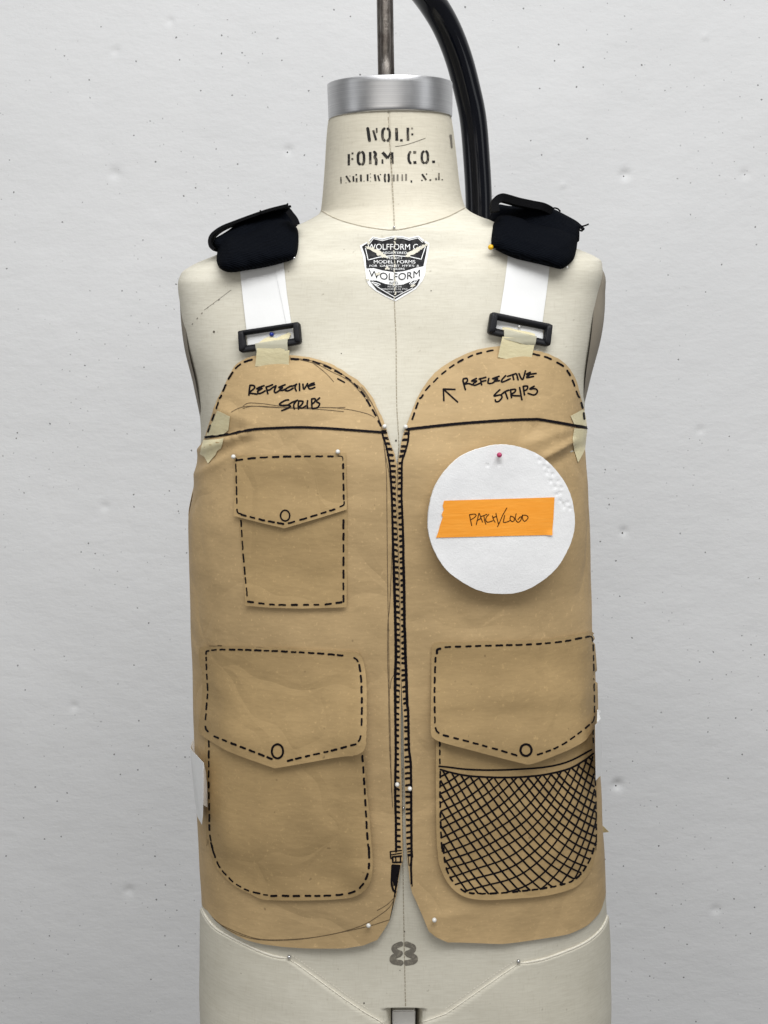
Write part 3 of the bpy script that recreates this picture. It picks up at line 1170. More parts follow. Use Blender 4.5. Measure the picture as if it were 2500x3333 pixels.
def panel(name, boundary, parent, off=0.0, material=KRAFT):
    poly = [(p * US, t * VS) for p, t in boundary]
    pts, tri = fill(poly, 0.0026)
    A = np.array(pts)
    ph, t = A[:, 0] / US, A[:, 1] / VS
    X = VEST.ev(ph, t)
    N = VEST.normal(ph, t)
    vs = [Vector(x) + Vector(n) * (off + vest_disp(x, p)) for x, n, p in zip(X, N, ph)]
    # outward orientation
    f = tri[len(tri) // 2]
    a, b_, c_ = (vs[k] for k in f)
    if (b_ - a).cross(c_ - a).dot(Vector(N[f[0]])) < 0:
        tri = [tuple(reversed(q)) for q in tri]
    o = mk(name, vs, tri, material, parent)
    thick(o, 0.00035)
    return o, BVHTree.FromPolygons(vs, tri)


def tl(y):      # ring parameter of a height on the other side
    return float(np.interp(y, VEST.tr, VEST.t))


vest = empty('paper_vest')
tag(vest, 'brown kraft paper vest mock-up with marker drawn zipper and pockets', 'vest')
D = math.radians
left_px = [(1303, 2290), (1301, 2335), (1301, 2456), (1304, 2564), (1306, 2682), (1309, 2799), (1301, 2858), (1292, 2912), (1269, 2994), (1251, 3025), (1228, 3059), (1183, 3077),
           (1120, 3087), (1007, 3087), (916, 3082), (853, 3073), (803, 3059), (736, 3023), (700, 2996), (675, 2965)]
left_b = [vest_uv(*q) for q in left_px]
left_b += [(D(-80), 2935), (D(-92), 2915), (D(-104), 2900), (D(-104), 2300), (D(-104), 1700), (D(-100), 1650), (D(-90), 1612), (D(-84), 1540), (D(-78), 1470)]
left_up = catmull([(666, 1415), (695, 1337), (706, 1298), (719, 1271), (740, 1224), (765, 1186), (803, 1163), (837, 1156), (890, 1153), (949, 1155), (1023, 1165), (1075, 1182), (1120, 1208), (1174, 1246),
                   (1212, 1292), (1227, 1323), (1243, 1354), (1257, 1384), (1262, 1397)], 4)
left_b += [vest_uv(*q) for q in left_up]
left_b += [vest_uv(*q) for q in [(1269, 1422), (1279, 1458), (1284.5, 1497), (1290, 1514), (1290, 1616), (1294.5, 1718), (1297, 1800), (1300, 1900), (1302.5, 2000), (1303.5, 2200)]]
lp, LP = panel('front_panel', left_b, vest)
right_px = [(1292, 1514), (1294.5, 1492), (1298, 1470), (1304, 1436), (1313, 1408), (1322, 1386)]
right_up = catmull([(1322, 1386), (1332, 1361), (1351, 1313), (1370, 1275), (1405, 1226), (1448, 1191), (1498, 1161), (1553, 1140), (1621, 1127), (1680, 1130), (1735, 1140), (1785, 1153), (1827, 1174), (1857, 1203), (1878, 1241), (1890, 1284)], 4)
right_b = [vest_uv(*q) for q in right_px[:-1] + right_up]
right_b += [(D(76), tl(1360)), (D(82), tl(1430)), (D(92), tl(1520)), (D(104), tl(1600)), (D(104), 2300), (D(104), 2880), (D(92), 2905)]
right_dn = [(1966, 2935), (1955, 2966), (1939, 2987), (1911, 3013), (1853, 3040), (1780, 3054), (1684, 3069), (1636, 3073), (1539, 3069), (1457, 3066), (1419, 3047), (1395, 3028), (1366, 2960), (1341, 2905), (1332, 2868), (1324, 2799),
            (1319, 2741), (1317.5, 2638), (1315, 2535), (1313, 2447), (1312, 2335), (1308, 2290), (1304.6, 2200), (1303.6, 2000), (1301.1, 1900), (1298.1, 1800), (1295.6, 1718), (1291.2, 1616), (1291.2, 1560)]
right_b += [vest_uv(*q) for q in right_dn]
rp, RP = panel('front_panel', right_b, vest)
back_b = [(D(94), 2885), (D(94), tl(1650)), (D(110), tl(1500)), (D(128), tl(1280)), (D(135), tl(1130)), (D(160), 1140), (D(180), 1165), (D(200), 1140), (D(225), 1150), (D(232), 1300), (D(250), 1510), (D(264), 1582), (D(270), 1593), (D(271), 1625), (D(270), 1700), (D(267), 2885), (D(220), 2960), (D(180), 3000), (D(140), 2960)]
bp, BP = panel('back_panel', back_b, vest, 0.0022)
VALL = [LP, RP]

# masking tape at the armholes
tape_l = empty('masking_tape')
tag(tape_l, 'torn masking tape over the armhole crease by the small chest pocket', 'tape')
o, T1 = sheet('tape_strip', Z5((330, 178), (415, 218), (405, 310), (365, 345), (255, 372), (262, 330), (300, 250)), VALL, 0.0006, 8, TAPE, tape_l, 0.0001)
o, T2 = sheet('tape_strip', Z5((238, 378), (330, 378), (372, 370), (355, 432), (330, 450), (318, 478), (268, 540), (245, 492), (212, 470)), VALL, 0.0007, 8, TAPE, tape_l, 0.0001)
tape_r = empty('masking_tape')
tag(tape_r, 'torn masking tape over the armhole crease above the round patch', 'tape')
o, T3 = sheet('tape_strip', Z6((1255, 215), (1335, 172), (1362, 190), (1366, 290), (1285, 284), (1270, 250)), VALL, 0.0006, 8, TAPE, tape_r, 0.0001)
o, T4 = sheet('tape_strip', Z6((1280, 298), (1366, 305), (1352, 440), (1330, 485), (1305, 530), (1280, 450), (1268, 370)), VALL, 0.0007, 8, TAPE, tape_r, 0.0001)
VT_ = VALL + [T1, T2, T3, T4]

# drawn lines on the panels
KL, KR = Ink(), Ink()
KL.stroke(VT_, Z5((236, 362), (400, 342), (520, 316), (600, 303), (700, 298), (870, 292), (1050, 298), (1250, 312), (1468, 328)), 8, off=0.0006)
KR.stroke(VT_, Z6((155, 306), (400, 278), (600, 260), (850, 243), (1000, 238), (1050, 239), (1200, 265), (1366, 295)), 9, off=0.0006)
KL.dashes(VT_, Z2((640, 1352), (580, 1372), (530, 1405), (490, 1452), (450, 1525), (420, 1590), (398, 1650)) + Z5((345, 90), (320, 170), (290, 250), (262, 328)), 5.4, 25, 14)
KL.dashes(VT_, Z2((945, 1348), (1070, 1355), (1150, 1380), (1230, 1412), (1300, 1448), (1370, 1490), (1430, 1540), (1500, 1620)) + Z5((1320, 80), (1360, 150), (1400, 220), (1432, 285)), 5.6, 24, 12)
KL.stroke(VT_, Z2((1302, 1500), (1355, 1528)), 5)
KR.dashes(VT_, Z3((722, 1280), (600, 1308), (540, 1330), (460, 1370), (390, 1415), (320, 1470), (270, 1520), (210, 1580), (170, 1645)) + Z6((240, 100), (210, 180), (183, 268)), 5.4, 22, 13)
KR.dashes(VT_, Z3((1030, 1308), (1130, 1333), (1200, 1365), (1270, 1410), (1320, 1480), (1355, 1570), (1378, 1630)) + Z6((1322, 100), (1342, 170), (1356, 265)), 5.4, 23, 17)
hw = 5.7
for s_ in [((148, 150), (135, 250), (128, 345)), ((148, 148), (215, 150), (245, 185), (210, 230), (130, 300), (200, 312), (290, 325)),
           ((430, 155), (350, 182), (283, 215)), ((285, 218), (330, 225), (395, 205), (300, 268)), ((300, 268), (320, 312), (380, 300), (450, 258)),
           ((470, 180), (488, 250), (505, 318)), ((470, 182), (530, 165), (600, 135)), ((500, 250), (545, 235), (585, 205)), ((600, 195), (668, 158)), ((668, 160), (635, 265), (665, 295), (745, 245)),
           ((850, 135), (725, 188)), ((725, 190), (800, 195), (742, 238), (800, 250), (885, 205)), ((985, 160), (900, 195), (852, 248), (920, 255), (1010, 205)),
           ((940, 168), (1010, 160), (1082, 125)), ((1068, 135), (1048, 200), (1072, 260)), ((1135, 115), (1140, 255)), ((1205, 125), (1225, 225), (1300, 112)),
           ((1430, 100), (1370, 120), (1305, 160)), ((1305, 175), (1380, 150), (1440, 132)), ((1310, 180), (1345, 222), (1445, 190)),
           ((920, 440), (850, 450), (740, 522), (790, 552), (890, 545), (960, 570), (880, 618), (782, 655)), ((900, 548), (990, 490), (1100, 448)), ((1065, 470), (1020, 545), (1035, 622)),
           ((1125, 465), (1112, 540), (1118, 622)), ((1125, 462), (1205, 470), (1185, 530), (1130, 590), (1200, 600), (1260, 560)), ((1300, 455), (1290, 540), (1302, 610)),
           ((1380, 425), (1382, 510), (1388, 610)), ((1380, 422), (1450, 418), (1445, 470), (1395, 520)), ((1540, 400), (1475, 470), (1538, 515), (1500, 590), (1400, 618))]:
    KL.stroke(VT_, ZL(*s_), hw, step=3)
for s_ in [((420, 250), (415, 290), (450, 420)), ((420, 252), (472, 245), (478, 290), (430, 332), (500, 325), (560, 345)), ((620, 245), (545, 285), (625, 285), (572, 325), (595, 352), (690, 312)),
           ((682, 245), (690, 300), (700, 345)), ((662, 255), (720, 240), (765, 228)), ((690, 295), (765, 278)), ((812, 245), (798, 315), (845, 322), (890, 305)),
           ((970, 212), (870, 248)), ((872, 250), (950, 250), (890, 288), (975, 280)), ((1070, 202), (1008, 275), (1025, 300), (1140, 250)), ((1098, 215), (1230, 170)), ((1180, 192), (1195, 265)),
           ((1240, 180), (1262, 268)), ((1275, 172), (1330, 262), (1375, 128)), ((1450, 150), (1390, 185), (1540, 168)), ((1440, 186), (1392, 230), (1500, 215)),
           ((980, 420), (890, 515), (990, 500), (1012, 540), (965, 598), (920, 602), (910, 575)), ((1005, 495), (1060, 450), (1120, 425)), ((1065, 455), (1100, 560)),
           ((1145, 420), (1160, 542)), ((1145, 420), (1222, 415), (1205, 460), (1150, 502), (1285, 515)), ((1285, 385), (1320, 575)), ((1340, 370), (1360, 500)), ((1340, 368), (1405, 365), (1400, 410), (1350, 440)),
           ((1510, 365), (1440, 408), (1530, 405), (1560, 450), (1510, 500), (1415, 475)), ((290, 415), (110, 410)), ((110, 410), (118, 590)), ((110, 410), (330, 610))]:
    KR.stroke(VT_, ZR(*s_), hw, step=3)

# drawn zipper
fi = lambda pts: (lambda y: float(np.interp(y, [p[1] for p in pts], [p[0] for p in pts])))
OLp = ZV((415, 470), (430, 540), (470, 660), (510, 850), (530, 1000), (545, 1200), (555, 1400), (560, 1600), (568, 1900), (575, 2212)) + Z5((1517, 1200), (1524, 1450)) + Z7((1527, 0), (1532, 250), (1527, 450), (1529, 700), (1531, 950), (1527, 1200), (1532, 1400), (1533, 1600))
ORp = ZV((800, 440), (788, 600), (740, 780), (705, 880), (698, 1000), (698, 1200), (695, 1400), (703, 1600), (712, 1800), (718, 2000), (722, 2212)) + Z5((1582, 1150), (1588, 1400), (1590, 1650)) + Z7((1592, 100), (1597, 280), (1602, 400), (1608, 600), (1615, 660), (1620, 900), (1632, 1000), (1635, 1200), (1636, 1400), (1638, 1620))
CLp = [(1262, 1397), (1269, 1422), (1279, 1458), (1284.5, 1497), (1289, 1514), (1289, 1616), (1293.5, 1718), (1296.5, 1800), (1299.5, 1900), (1302, 2000), (1303, 2200), (1300.5, 2329), (1299.5, 2456), (1302, 2564), (1304, 2682), (1307, 2799)]
CRp = [(1322, 1386), (1313, 1408), (1304, 1436), (1298, 1470), (1295, 1492), (1292.5, 1514), (1292.5, 1616), (1296.5, 1718), (1299, 1800), (1302, 1900), (1304.5, 2000), (1305.5, 2200), (1314, 2329), (1315, 2447), (1317, 2535), (1319.5, 2638), (1321, 2741), (1328, 2799)]
OL, OR, CL, CR = fi(OLp), fi(ORp), fi(CLp), fi(CRp)
wz = lambda y: float(np.interp(y, [1400, 1700, 1850, 2250, 2330, 2760], [6, 7, 9, 9.5, 8, 7.5]))


def rail(ink, surfs, pts, yend):
    pts = [p for p in pts if p[1] <= yend]
    P = resample(catmull(pts, 4), 10)
    for k in range(0, len(P) - 1, 3):
        ink.stroke(surfs, P[k:k + 4], wz(P[k][1]), curve=False, jit=0.12)


rail(KL, [LP], OLp, 2775)
rail(KR, [RP], ORp, 2790)
y = 1405.0
k = 0
while y < 2766:
    pit_ = float(np.interp(y, [1400, 1500, 1700, 2300, 2766], [20, 17.5, 18.5, 18.5, 19.0])) * random.uniform(0.9, 1.1)
    h = float(np.interp(y, [1400, 1700, 2000, 2300, 2766], [9, 8, 7.8, 7.8, 7.6])) * random.uniform(0.85, 1.15)
    a, b_ = OL(y), CL(y) - 0.5
    KL.stroke([LP], [(a, y), ((a + b_) / 2, y + random.uniform(-1, 1)), (b_ - h * 0.4, y + random.uniform(0, 2))], h, step=4, jit=0.12)
    y2 = y + 6 + random.uniform(-3, 3)
    a, b_ = CR(y2) + 1.0, OR(y2)
    if y2 > 1392:
        KR.stroke([RP], [(a + h * 0.4, y2 + random.uniform(-1, 2)), ((a + b_) / 2, y2), (b_, y2 + random.uniform(-2, 1))], h, step=4, jit=0.12)
    y += pit_
for yy in np.arange(1530, 2290, 24.0):
    KL.stroke([LP], [(CL(yy) - 1, yy), (CL(yy + 12) - 1, yy + 12)], 1.4, curve=False)
# zipper pull and end box
for s_, w in [(((240, 1605), (365, 1592)), 4), (((240, 1605), (245, 1680), (262, 1682)), 4.5), (((255, 1640), (362, 1622)), 4), (((262, 1665), (362, 1655)), 6), (((265, 1665), (268, 1725), (360, 1722)), 6), (((352, 1655), (355, 1720)), 5), (((300, 1672), (302, 1712)), 4),
              (((262, 1760), (256, 1900), (255, 1960), (275, 2035), (318, 2062)), 7)]:
    KL.stroke([LP], ZZ(*s_), w, curve=len(s_) > 3)
KL.poly([LP], ZZ((258, 1745), (352, 1752), (348, 1860), (338, 1980), (275, 1985), (262, 1900)))
for s_, w in [(((415, 1610), (485, 1602)), 4), (((415, 1640), (485, 1635)), 5), (((435, 1652), (480, 1650)), 4), (((435, 1652), (442, 1760), (462, 1758), (478, 1660)), 5), (((480, 1600), (486, 1665)), 5), (((475, 1660), (470, 1800), (474, 1900), (476, 1985)), 7)]:
    KR.stroke([RP], ZZ(*s_), w, curve=False)
KL.build('marker_drawing', INK, lp)
KR.build('marker_drawing', INK, rp)
KP = Ink()
for s_ in [Z5((1440, 320), (1462, 480), (1488, 620), (1500, 780)), Z5((1450, 400), (1468, 600), (1472, 900), (1476, 1300), (1482, 1650)) + Z7((1486, 400), (1492, 700), (1503, 1200)), Z5((1512, 900), (1503, 1200), (1490, 1500)) + Z7((1478, 60), (1476, 300), (1482, 500), (1490, 900), (1510, 1300)),
           Z5((500, 150), (540, 128), (640, 133), (760, 150), (900, 165), (1050, 158), (1200, 170), (1330, 198), (1390, 225)), Z5((500, 165), (560, 150), (680, 152), (800, 162), (1000, 170), (1180, 186)), Z5((420, 190), (480, 160), (560, 148), (700, 158), (900, 160), (1190, 158)),
           Z7((1520, 405), (1500, 445), (1495, 500)), Z7((275, 212), (340, 215), (358, 210), (330, 208)), Z7((590, 220), (640, 225), (690, 250), (780, 268), (905, 268)),
           B1((150, 572), (200, 640), (300, 703), (450, 765), (560, 790), (700, 793), (900, 780), (1100, 745), (1280, 690), (1400, 620), (1480, 555), (1528, 462)), B1((190, 620), (300, 712), (450, 775), (600, 797), (800, 792), (1000, 765), (1300, 702), (1480, 648)),
           B1((1390, 582), (1460, 540), (1522, 480)), Z2((936, 1338), (1086, 1358), (1236, 1408), (1336, 1463), (1436, 1558), (1526, 1663)), Z2((986, 1348), (1136, 1385), (1246, 1441), (1386, 1513), (1486, 1613)), Z2((1106, 1373), (1206, 1453), (1271, 1523)),
           Z2((1046, 1353), (1186, 1383), (1326, 1458), (1466, 1573), (1546, 1668)), Z5((1270, 5), (1330, 70), (1390, 170), (1430, 280)), Z5((1300, 20), (1360, 110), (1420, 240), (1440, 310))]:
    KP.stroke(VALL, s_, 2.0, off=0.0002, jit=0.2)
KP.build('pencil_line', PENCIL, lp)


# ------------------------------------------------------------------ pockets
def smooth01(a, b_, x):
    k = min(1, max(0, (x - a) / (b_ - a)))
    return k * k * (3 - 2 * k)


def ring_mark(ink, surfs, c_, rx, ry, w):
    pts = [(c_[0] + rx * math.cos(a), c_[1] + ry * math.sin(a)) for a in np.linspace(-1.7, -1.7 + 2 * math.pi, 20)]
    ink.stroke(surfs, pts, w, step=4, curve=False, jit=0.1)


# small chest pocket
bag1 = Z5((462, 700), (472, 895), (500, 1180), (530, 1490), (700, 1504), (900, 1510), (1200, 1500), (1204, 1150), (1205, 700))
o1, PB1 = sheet('pocket', bag1, VALL, lambda x, y: 0.0007 + 0.0022 * smooth01(1850, 1975, y), 9, KRAFT_SHADED, vest)
o1['label'] = 'small chest pocket with a straight bottom'
flap1 = Z5((448, 486), (700, 477), (1000, 472), (1195, 466), (1198, 650), (1203, 843), (1000, 905), (790, 968), (620, 928), (455, 888), (450, 690))
o1f, PF1 = sheet('pocket_flap', flap1, VALL, lambda x, y: 0.0014 + 0.0022 * smooth01(1590, 1710, y), 9, KRAFT_SHADED, vest)
I = Ink()
I.dashes([PB1], Z5((487, 922), (505, 1180), (533, 1470)), 4.2, 25, 11)
I.dashes([PB1], Z5((533, 1468), (700, 1488), (900, 1490), (1050, 1488), (1180, 1470)), 5.6, 21, 15)
I.dashes([PB1], Z5((1178, 1468), (1178, 1150), (1178, 870)), 5.6, 26, 13)
I.build('stitch_marks', INK, o1)
I = Ink()
I.dashes([PF1], Z5((455, 514), (550, 502), (700, 492), (900, 488), (1130, 488)), 5.4, 23, 13)
I.stroke([PF1], Z5((1140, 486), (1170, 490), (1174, 515)), 3)
I.dashes([PF1], Z5((1176, 540), (1178, 680), (1180, 805)), 5.8, 20, 11)
I.stroke([PF1], Z5((1183, 795), (1180, 815), (1155, 828)), 5)
I.dashes([PF1], Z5((1120, 845), (960, 895), (800, 942)), 5.2, 22, 12, False)
I.dashes([PF1], Z5((775, 944), (640, 920), (490, 882)), 5.2, 20, 10, False)
I.stroke([PF1], Z5((460, 845), (466, 868), (490, 878)), 5)
I.dashes([PF1], Z5((452, 540), (457, 690), (460, 830)), 4.0, 24, 11)
I.stroke([PF1], Z5((455, 520), (457, 505)), 4.5)
ring_mark(I, [PF1], Z5((785, 888))[0], 15, 17.5, 5.4)
I.build('stitch_marks', INK, o1f)

# large plain pocket
bag2 = Z7((256, 500), (252, 840), (254, 1100), (258, 1300), (262, 1560)) + catmull(B1((182, 60), (188, 130), (208, 210), (250, 285), (330, 365), (400, 415), (480, 452), (560, 492), (650, 500), (850, 501), (1050, 497), (1200, 480), (1280, 440), (1330, 380), (1352, 300), (1357, 200), (1352, 100)), 4) + Z7((1370, 1560), (1352, 1320), (1330, 1100), (1312, 880), (1300, 500))
Dx = lambda x, y: smooth01(1080, 1200, x)


def off2(x, y):
    e = edge_dist(bag2, np.array([x]), np.array([y]))[0]
    return 0.0012 + 0.0062 * Dx(x, y) * smooth01(2960, 2820, y) + 0.0028 * smooth01(0, 90, e) * smooth01(2930, 2700, y) + 0.0012 * smooth01(2800, 2930, y)


o2, PB2 = sheet('pocket', bag2, VALL, off2, 11, KRAFT_SHADED, vest)
o2['label'] = 'large plain pocket with rounded bottom corners'
flap2 = catmull(Z7((214, 245), (240, 216), (460, 217), (700, 222), (1000, 236), (1240, 250), (1295, 275), (1318, 340), (1328, 430), (1328, 620), (1325, 800), (1310, 880), (1245, 918)), 4) + Z7((1000, 968), (740, 1016), (520, 935), (320, 858)) + catmull(Z7((300, 850), (235, 815), (212, 765), (228, 660), (238, 560), (238, 400), (222, 340), (214, 290)), 4)


def off2f(x, y):
    return smooth01(640, 790, x) ** 0.7 * off2(min(max(x, 680), 1180), max(y, 2500)) * smooth01(2100, 2380, y) + 0.0016 + 0.0045 * smooth01(650, 800, x) * smooth01(2280, 2420, y) * (0.55 + 0.45 * smooth01(200, 300, abs(x - 905))) + 0.003 * smooth01(1120, 1185, x) * smooth01(2130, 2250, y)


o2f, PF2 = sheet('pocket_flap', flap2, VALL, off2f, 11, KRAFT_SHADED, vest)
# second layer glimpsed at the flap's top edge
sheet('pocket_facing', Z7((740, 226), (1000, 236), (1285, 250), (1284, 290), (1000, 280), (740, 270)), VALL, 0.0009, 10, KRAFT, vest)
I = Ink()
I.dashes([PB2], Z7((271, 850), (270, 1100), (274, 1350), (277, 1480), (300, 1600)) + B1((190, 80), (212, 165), (240, 240), (270, 290), (320, 345), (370, 390), (450, 435), (560, 465), (600, 472)), 4.8, 22, 11)
I.dashes([PB2], B1((625, 477), (860, 477), (1040, 475), (1180, 460), (1250, 430), (1297, 375), (1322, 310), (1331, 230), (1328, 120)) + Z7((1352, 1640), (1335, 1430), (1325, 1250), (1315, 1080), (1303, 915)), 6.0, 22, 14)
I.build('stitch_marks', INK, o2)
I = Ink()
I.stroke([PF2], Z7((252, 268), (254, 250), (270, 245)), 5.5)
I.dashes([PF2], Z7((290, 240), (400, 236), (560, 240), (700, 246), (900, 256), (1080, 268), (1215, 282)), 5.4, 19, 10)
I.stroke([PF2], Z7((1250, 292), (1268, 305), (1275, 318)), 6)
I.dashes([PF2], Z7((1284, 340), (1296, 420), (1302, 560), (1302, 700), (1298, 780)), 6, 22, 12)
I.stroke([PF2], Z7((1295, 820), (1288, 845), (1280, 855)), 6)
I.dashes([PF2], Z7((1262, 875), (1100, 918), (950, 952), (800, 988)), 6, 19, 11, False)
I.dashes([PF2], Z7((695, 975), (560, 922), (420, 868), (280, 812)), 6, 19, 11, False)
I.stroke([PF2], Z7((247, 755), (252, 775), (265, 790)), 6)
I.dashes([PF2], Z7((248, 710), (256, 600), (262, 520), (256, 400), (252, 290)), 4.8, 21, 10)
ring_mark(I, [PF2], Z7((733, 923))[0], 18.5, 23, 7)
I.build('stitch_marks', INK, o2f)

# large pocket with net
bag3 = Z8((350, 500), (350, 835), (348, 1100), (350, 1300), (355, 1560)) + catmull(B2((358, 120), (366, 200), (385, 265), (425, 345), (485, 410), (565, 450), (680, 464), (850, 456), (1050, 440), (1190, 412), (1290, 376), (1360, 320), (1402, 250), (1425, 150)), 4) + Z8((1440, 1480), (1434, 1250), (1425, 1000), (1420, 760), (1418, 500))


def off3(x, y):
    e = edge_dist(bag3, np.array([x]), np.array([y]))[0]
    side = smooth01(1940, 1850, x)
    return 0.0008 + side * (0.0038 * smooth01(1480, 1425, x) + 0.002 * smooth01(0, 80, e) + 0.0030 * smooth01(2830, 2920, y))


o3, PB3 = sheet('pocket', bag3, VALL, off3, 11, KRAFT_SHADED, vest)
o3['label'] = 'large pocket with a cross-hatched net drawn on it'
flap3 = catmull(Z8((320, 222), (335, 198), (370, 188), (520, 185), (700, 180), (1000, 172), (1200, 150), (1395, 117), (1414, 128), (1420, 180), (1428, 400), (1434, 650), (1432, 745)), 4) + Z8((1320, 832), (1200, 895)) + catmull(Z8((1100, 938), (1000, 975), (940, 987), (890, 975), (700, 925), (500, 870), (390, 840), (335, 812), (316, 760), (317, 500), (318, 300)), 4)
o3f, PF3 = sheet('pocket_flap', flap3, VALL, lambda x, y: 0.0014 + smooth01(1945, 1860, x) * ((0.0040 * smooth01(2130, 2300, y)) + 0.003 * smooth01(2300, 2420, y)), 11, KRAFT_SHADED, vest)
I = Ink()
I.dashes([PB3], Z8((376, 852), (377, 1010)), 5, 20, 11)
I.dashes([PB3], Z8((1411, 770), (1412, 905)), 3.6, 20, 12)
I.stroke([PB3], Z8((372, 1024), (450, 1032), (550, 1044), (700, 1050), (900, 1045), (1100, 1028), (1250, 990), (1400, 912)), 5.6)
I.stroke([PB3], Z8((380, 1046), (450, 1066), (550, 1086), (650, 1095), (800, 1100), (950, 1095), (1100, 1078), (1250, 1040), (1350, 985), (1412, 938)), 6.2)
edge_n = catmull(Z8((380, 1060), (378, 1200), (382, 1400), (392, 1600)) + B2((398, 100), (412, 230), (440, 310), (475, 365)), 4)
I.dashes([PB3], edge_n, 5.2, 21, 12, False)
I.dashes([PB3], catmull(B2((520, 402), (560, 425), (650, 432), (760, 430), (950, 413), (1080, 396), (1190, 375), (1260, 352), (1310, 318), (1350, 270), (1395, 190), (1420, 110)), 4), 5.4, 20, 12, False)
I.dashes([PB3], Z8((1432, 1600), (1430, 1300), (1420, 1000)), 4, 24, 12)
netpoly = Z8((383, 1052), (550, 1088), (650, 1097), (800, 1102), (950, 1097), (1100, 1080), (1250, 1042), (1350, 988), (1408, 948), (1420, 1150), (1430, 1400), (1432, 1560)) + B2((1420, 110), (1395, 190), (1350, 270), (1310, 318), (1250, 356), (1080, 400), (950, 415), (760, 432), (620, 436), (540, 412), (470, 365), (425, 290), (405, 200), (396, 80)) + Z8((388, 1560), (380, 1300))


def integ(xs, ss, x):
    g = np.linspace(xs[0] - 60, x, 60)
    return float(np.trapezoid(np.interp(g, xs, ss), g)) if hasattr(np, 'trapezoid') else float(np.trapz(np.interp(g, xs, ss), g))


gxs = np.arange(150, 1560, 12.0)
HA = np.array([integ([200, 500, 800, 1050, 1300, 1500], [1.83, 1.45, 1.08, .76, .34, .0], x) for x in gxs])
GB = np.array([integ([170, 400, 650, 850, 1050, 1300, 1450, 1520], [.5, .82, 1.12, 1.5, 2.1, 3.2, 4.6, 5.6], x) for x in gxs])
HA -= np.interp(205, gxs, HA)
GB -= np.interp(170, gxs, GB)


def netline(ys, w):
    P = ZN(*[(x, y_) for x, y_ in zip(gxs, ys)])
    P = resample(P, 4)
    A = np.array(P)
    ok = inside(netpoly, A[:, 0], A[:, 1])
    run = []
    for p, k in zip(P, ok):
        if k:
            run.append(p)
        if (not k or p is P[-1]) and run:
            if len(run) > 2:
                I.stroke([PB3], run[::2] + ([run[-1]] if len(run) % 2 == 0 else []), w, curve=False, step=8, jit=0.1)
            run = []


for k in range(-26, 9):
    ph = random.uniform(0, 6)
    netline(180 + (k + random.uniform(-.08, .08)) * 125 * (1 - .42 * (gxs - 200) / 1300) + HA + 5 * np.sin(gxs / 90 + ph), random.uniform(5.2, 6.4))
for k in range(0, 40):
    ph = random.uniform(0, 6)
    netline(212 + (k + random.uniform(-.08, .08)) * 75 * (1 + .95 * np.clip((gxs - 170) / 1130, 0, 2) ** 1.5) - GB + 4 * np.sin(gxs / 80 + ph), random.uniform(5.0, 6.0))
I.build('net_drawing', INK, o3)
I = Ink()
I.stroke([PF3], Z8((357, 262), (360, 238), (380, 230)), 8)
I.dashes([PF3], Z8((412, 220), (700, 210), (960, 203), (1100, 193), (1230, 178), (1320, 160), (1385, 148)), 5.4, 20, 13)
I.stroke([PF3], Z8((1395, 148), (1405, 158), (1407, 180)), 4.2)
I.dashes([PF3], Z8((1411, 205), (1414, 300), (1418, 500), (1420, 660)), 3.8, 22, 12)
I.stroke([PF3], Z8((1419, 690), (1413, 715), (1402, 732)), 4.5)
I.dashes([PF3], Z8((1385, 745), (1290, 820), (1200, 880), (1100, 925), (1005, 955)), 5, 18, 12)
I.dashes([PF3], Z8((348, 290), (341, 500), (344, 740)), 5, 20, 12)
I.stroke([PF3], Z8((348, 765), (355, 785), (370, 800)), 6)
I.dashes([PF3], Z8((402, 815), (550, 852), (780, 915), (940, 965)), 5.6, 20, 13, False)
ring_mark(I, [PF3], Z8((958, 915))[0], 18, 19, 7.5)
I.build('stitch_marks', INK, o3f)
EVERY = [BB, LP, RP, BP, T1, T2, T3, T4, PB1, PF1, PB2, PF2, PB3, PF3]

# ------------------------------------------------------------------ round patch
pc_, pn = cast([RP], 1631, 1690)
pn = (pn * 0.75 + Vector((0.02, -1, 0.10)).normalized() * 0.25).normalized()
pt, ptn = cast([RP], 1625, 1462)
P0 = pc_ + pn * 0.0075
patch = empty('round_patch')
tag(patch, 'round white foam card patch pinned to the kraft vest', 'patch')
cpx = (1631.5, 1690.5)
RX, RY = 239.0, 243.0
N_ = 160
outl = []
for k in range(N_):
    a = 2 * math.pi * k / N_
    r = 1 + 0.004 * math.sin(5 * a + 1) + 0.003 * math.sin(11 * a) + random.uniform(-.0022, .0022)
    outl.append((cpx[0] + RX * r * math.cos(a), cpx[1] + RY * r * math.sin(a)))
pts, tri = fill(outl, 9)


def patch_h(x, y):
    h = 0.0004 * math.sin(x / 70) * math.sin(y / 60)
    for dx, dy in dents:
        q = (x - dx) ** 2 + (y - dy) ** 2
        if q < 200:
            h -= 0.0007 * math.exp(-q / 22)
    return h


dents = Z6((1035, 465), (1050, 515), (1100, 520), (1085, 555), (1110, 572), (1100, 600), (1140, 610), (1125, 655), (1175, 655), (1155, 695), (1195, 700), (1190, 735), (1165, 745), (1190, 790), (1210, 810), (1240, 800), (1215, 830), (1255, 840), (780, 545), (700, 548))
pts2, tri = fill(outl, 4.5)
vs = [on_plane(x, y, P0, pn) + pn * patch_h(x, y) for x, y in pts2]
tri = tris_face_cam(vs, tri)
pd = mk('patch_disc', vs, tri, CARD, patch)
thick(pd, 0.0022)
PBV = BVHTree.FromPolygons(vs, tri)
EVERY.append(PBV)
ot = Z6((405, 787), (700, 778), (1150, 764), (1143, 900), (1133, 1018), (800, 1026), (350, 1037), (365, 1000), (378, 950), (395, 900), (388, 880), (402, 850), (395, 820))
to, TO = sheet('tape_label', ot, [PBV], lambda x, y: 0.0005 + 0.0012 * smooth01(1770, 1800, x) * smooth01(1720, 1745, y), 6, ORANGE, patch, 0.00012)
I = Ink()
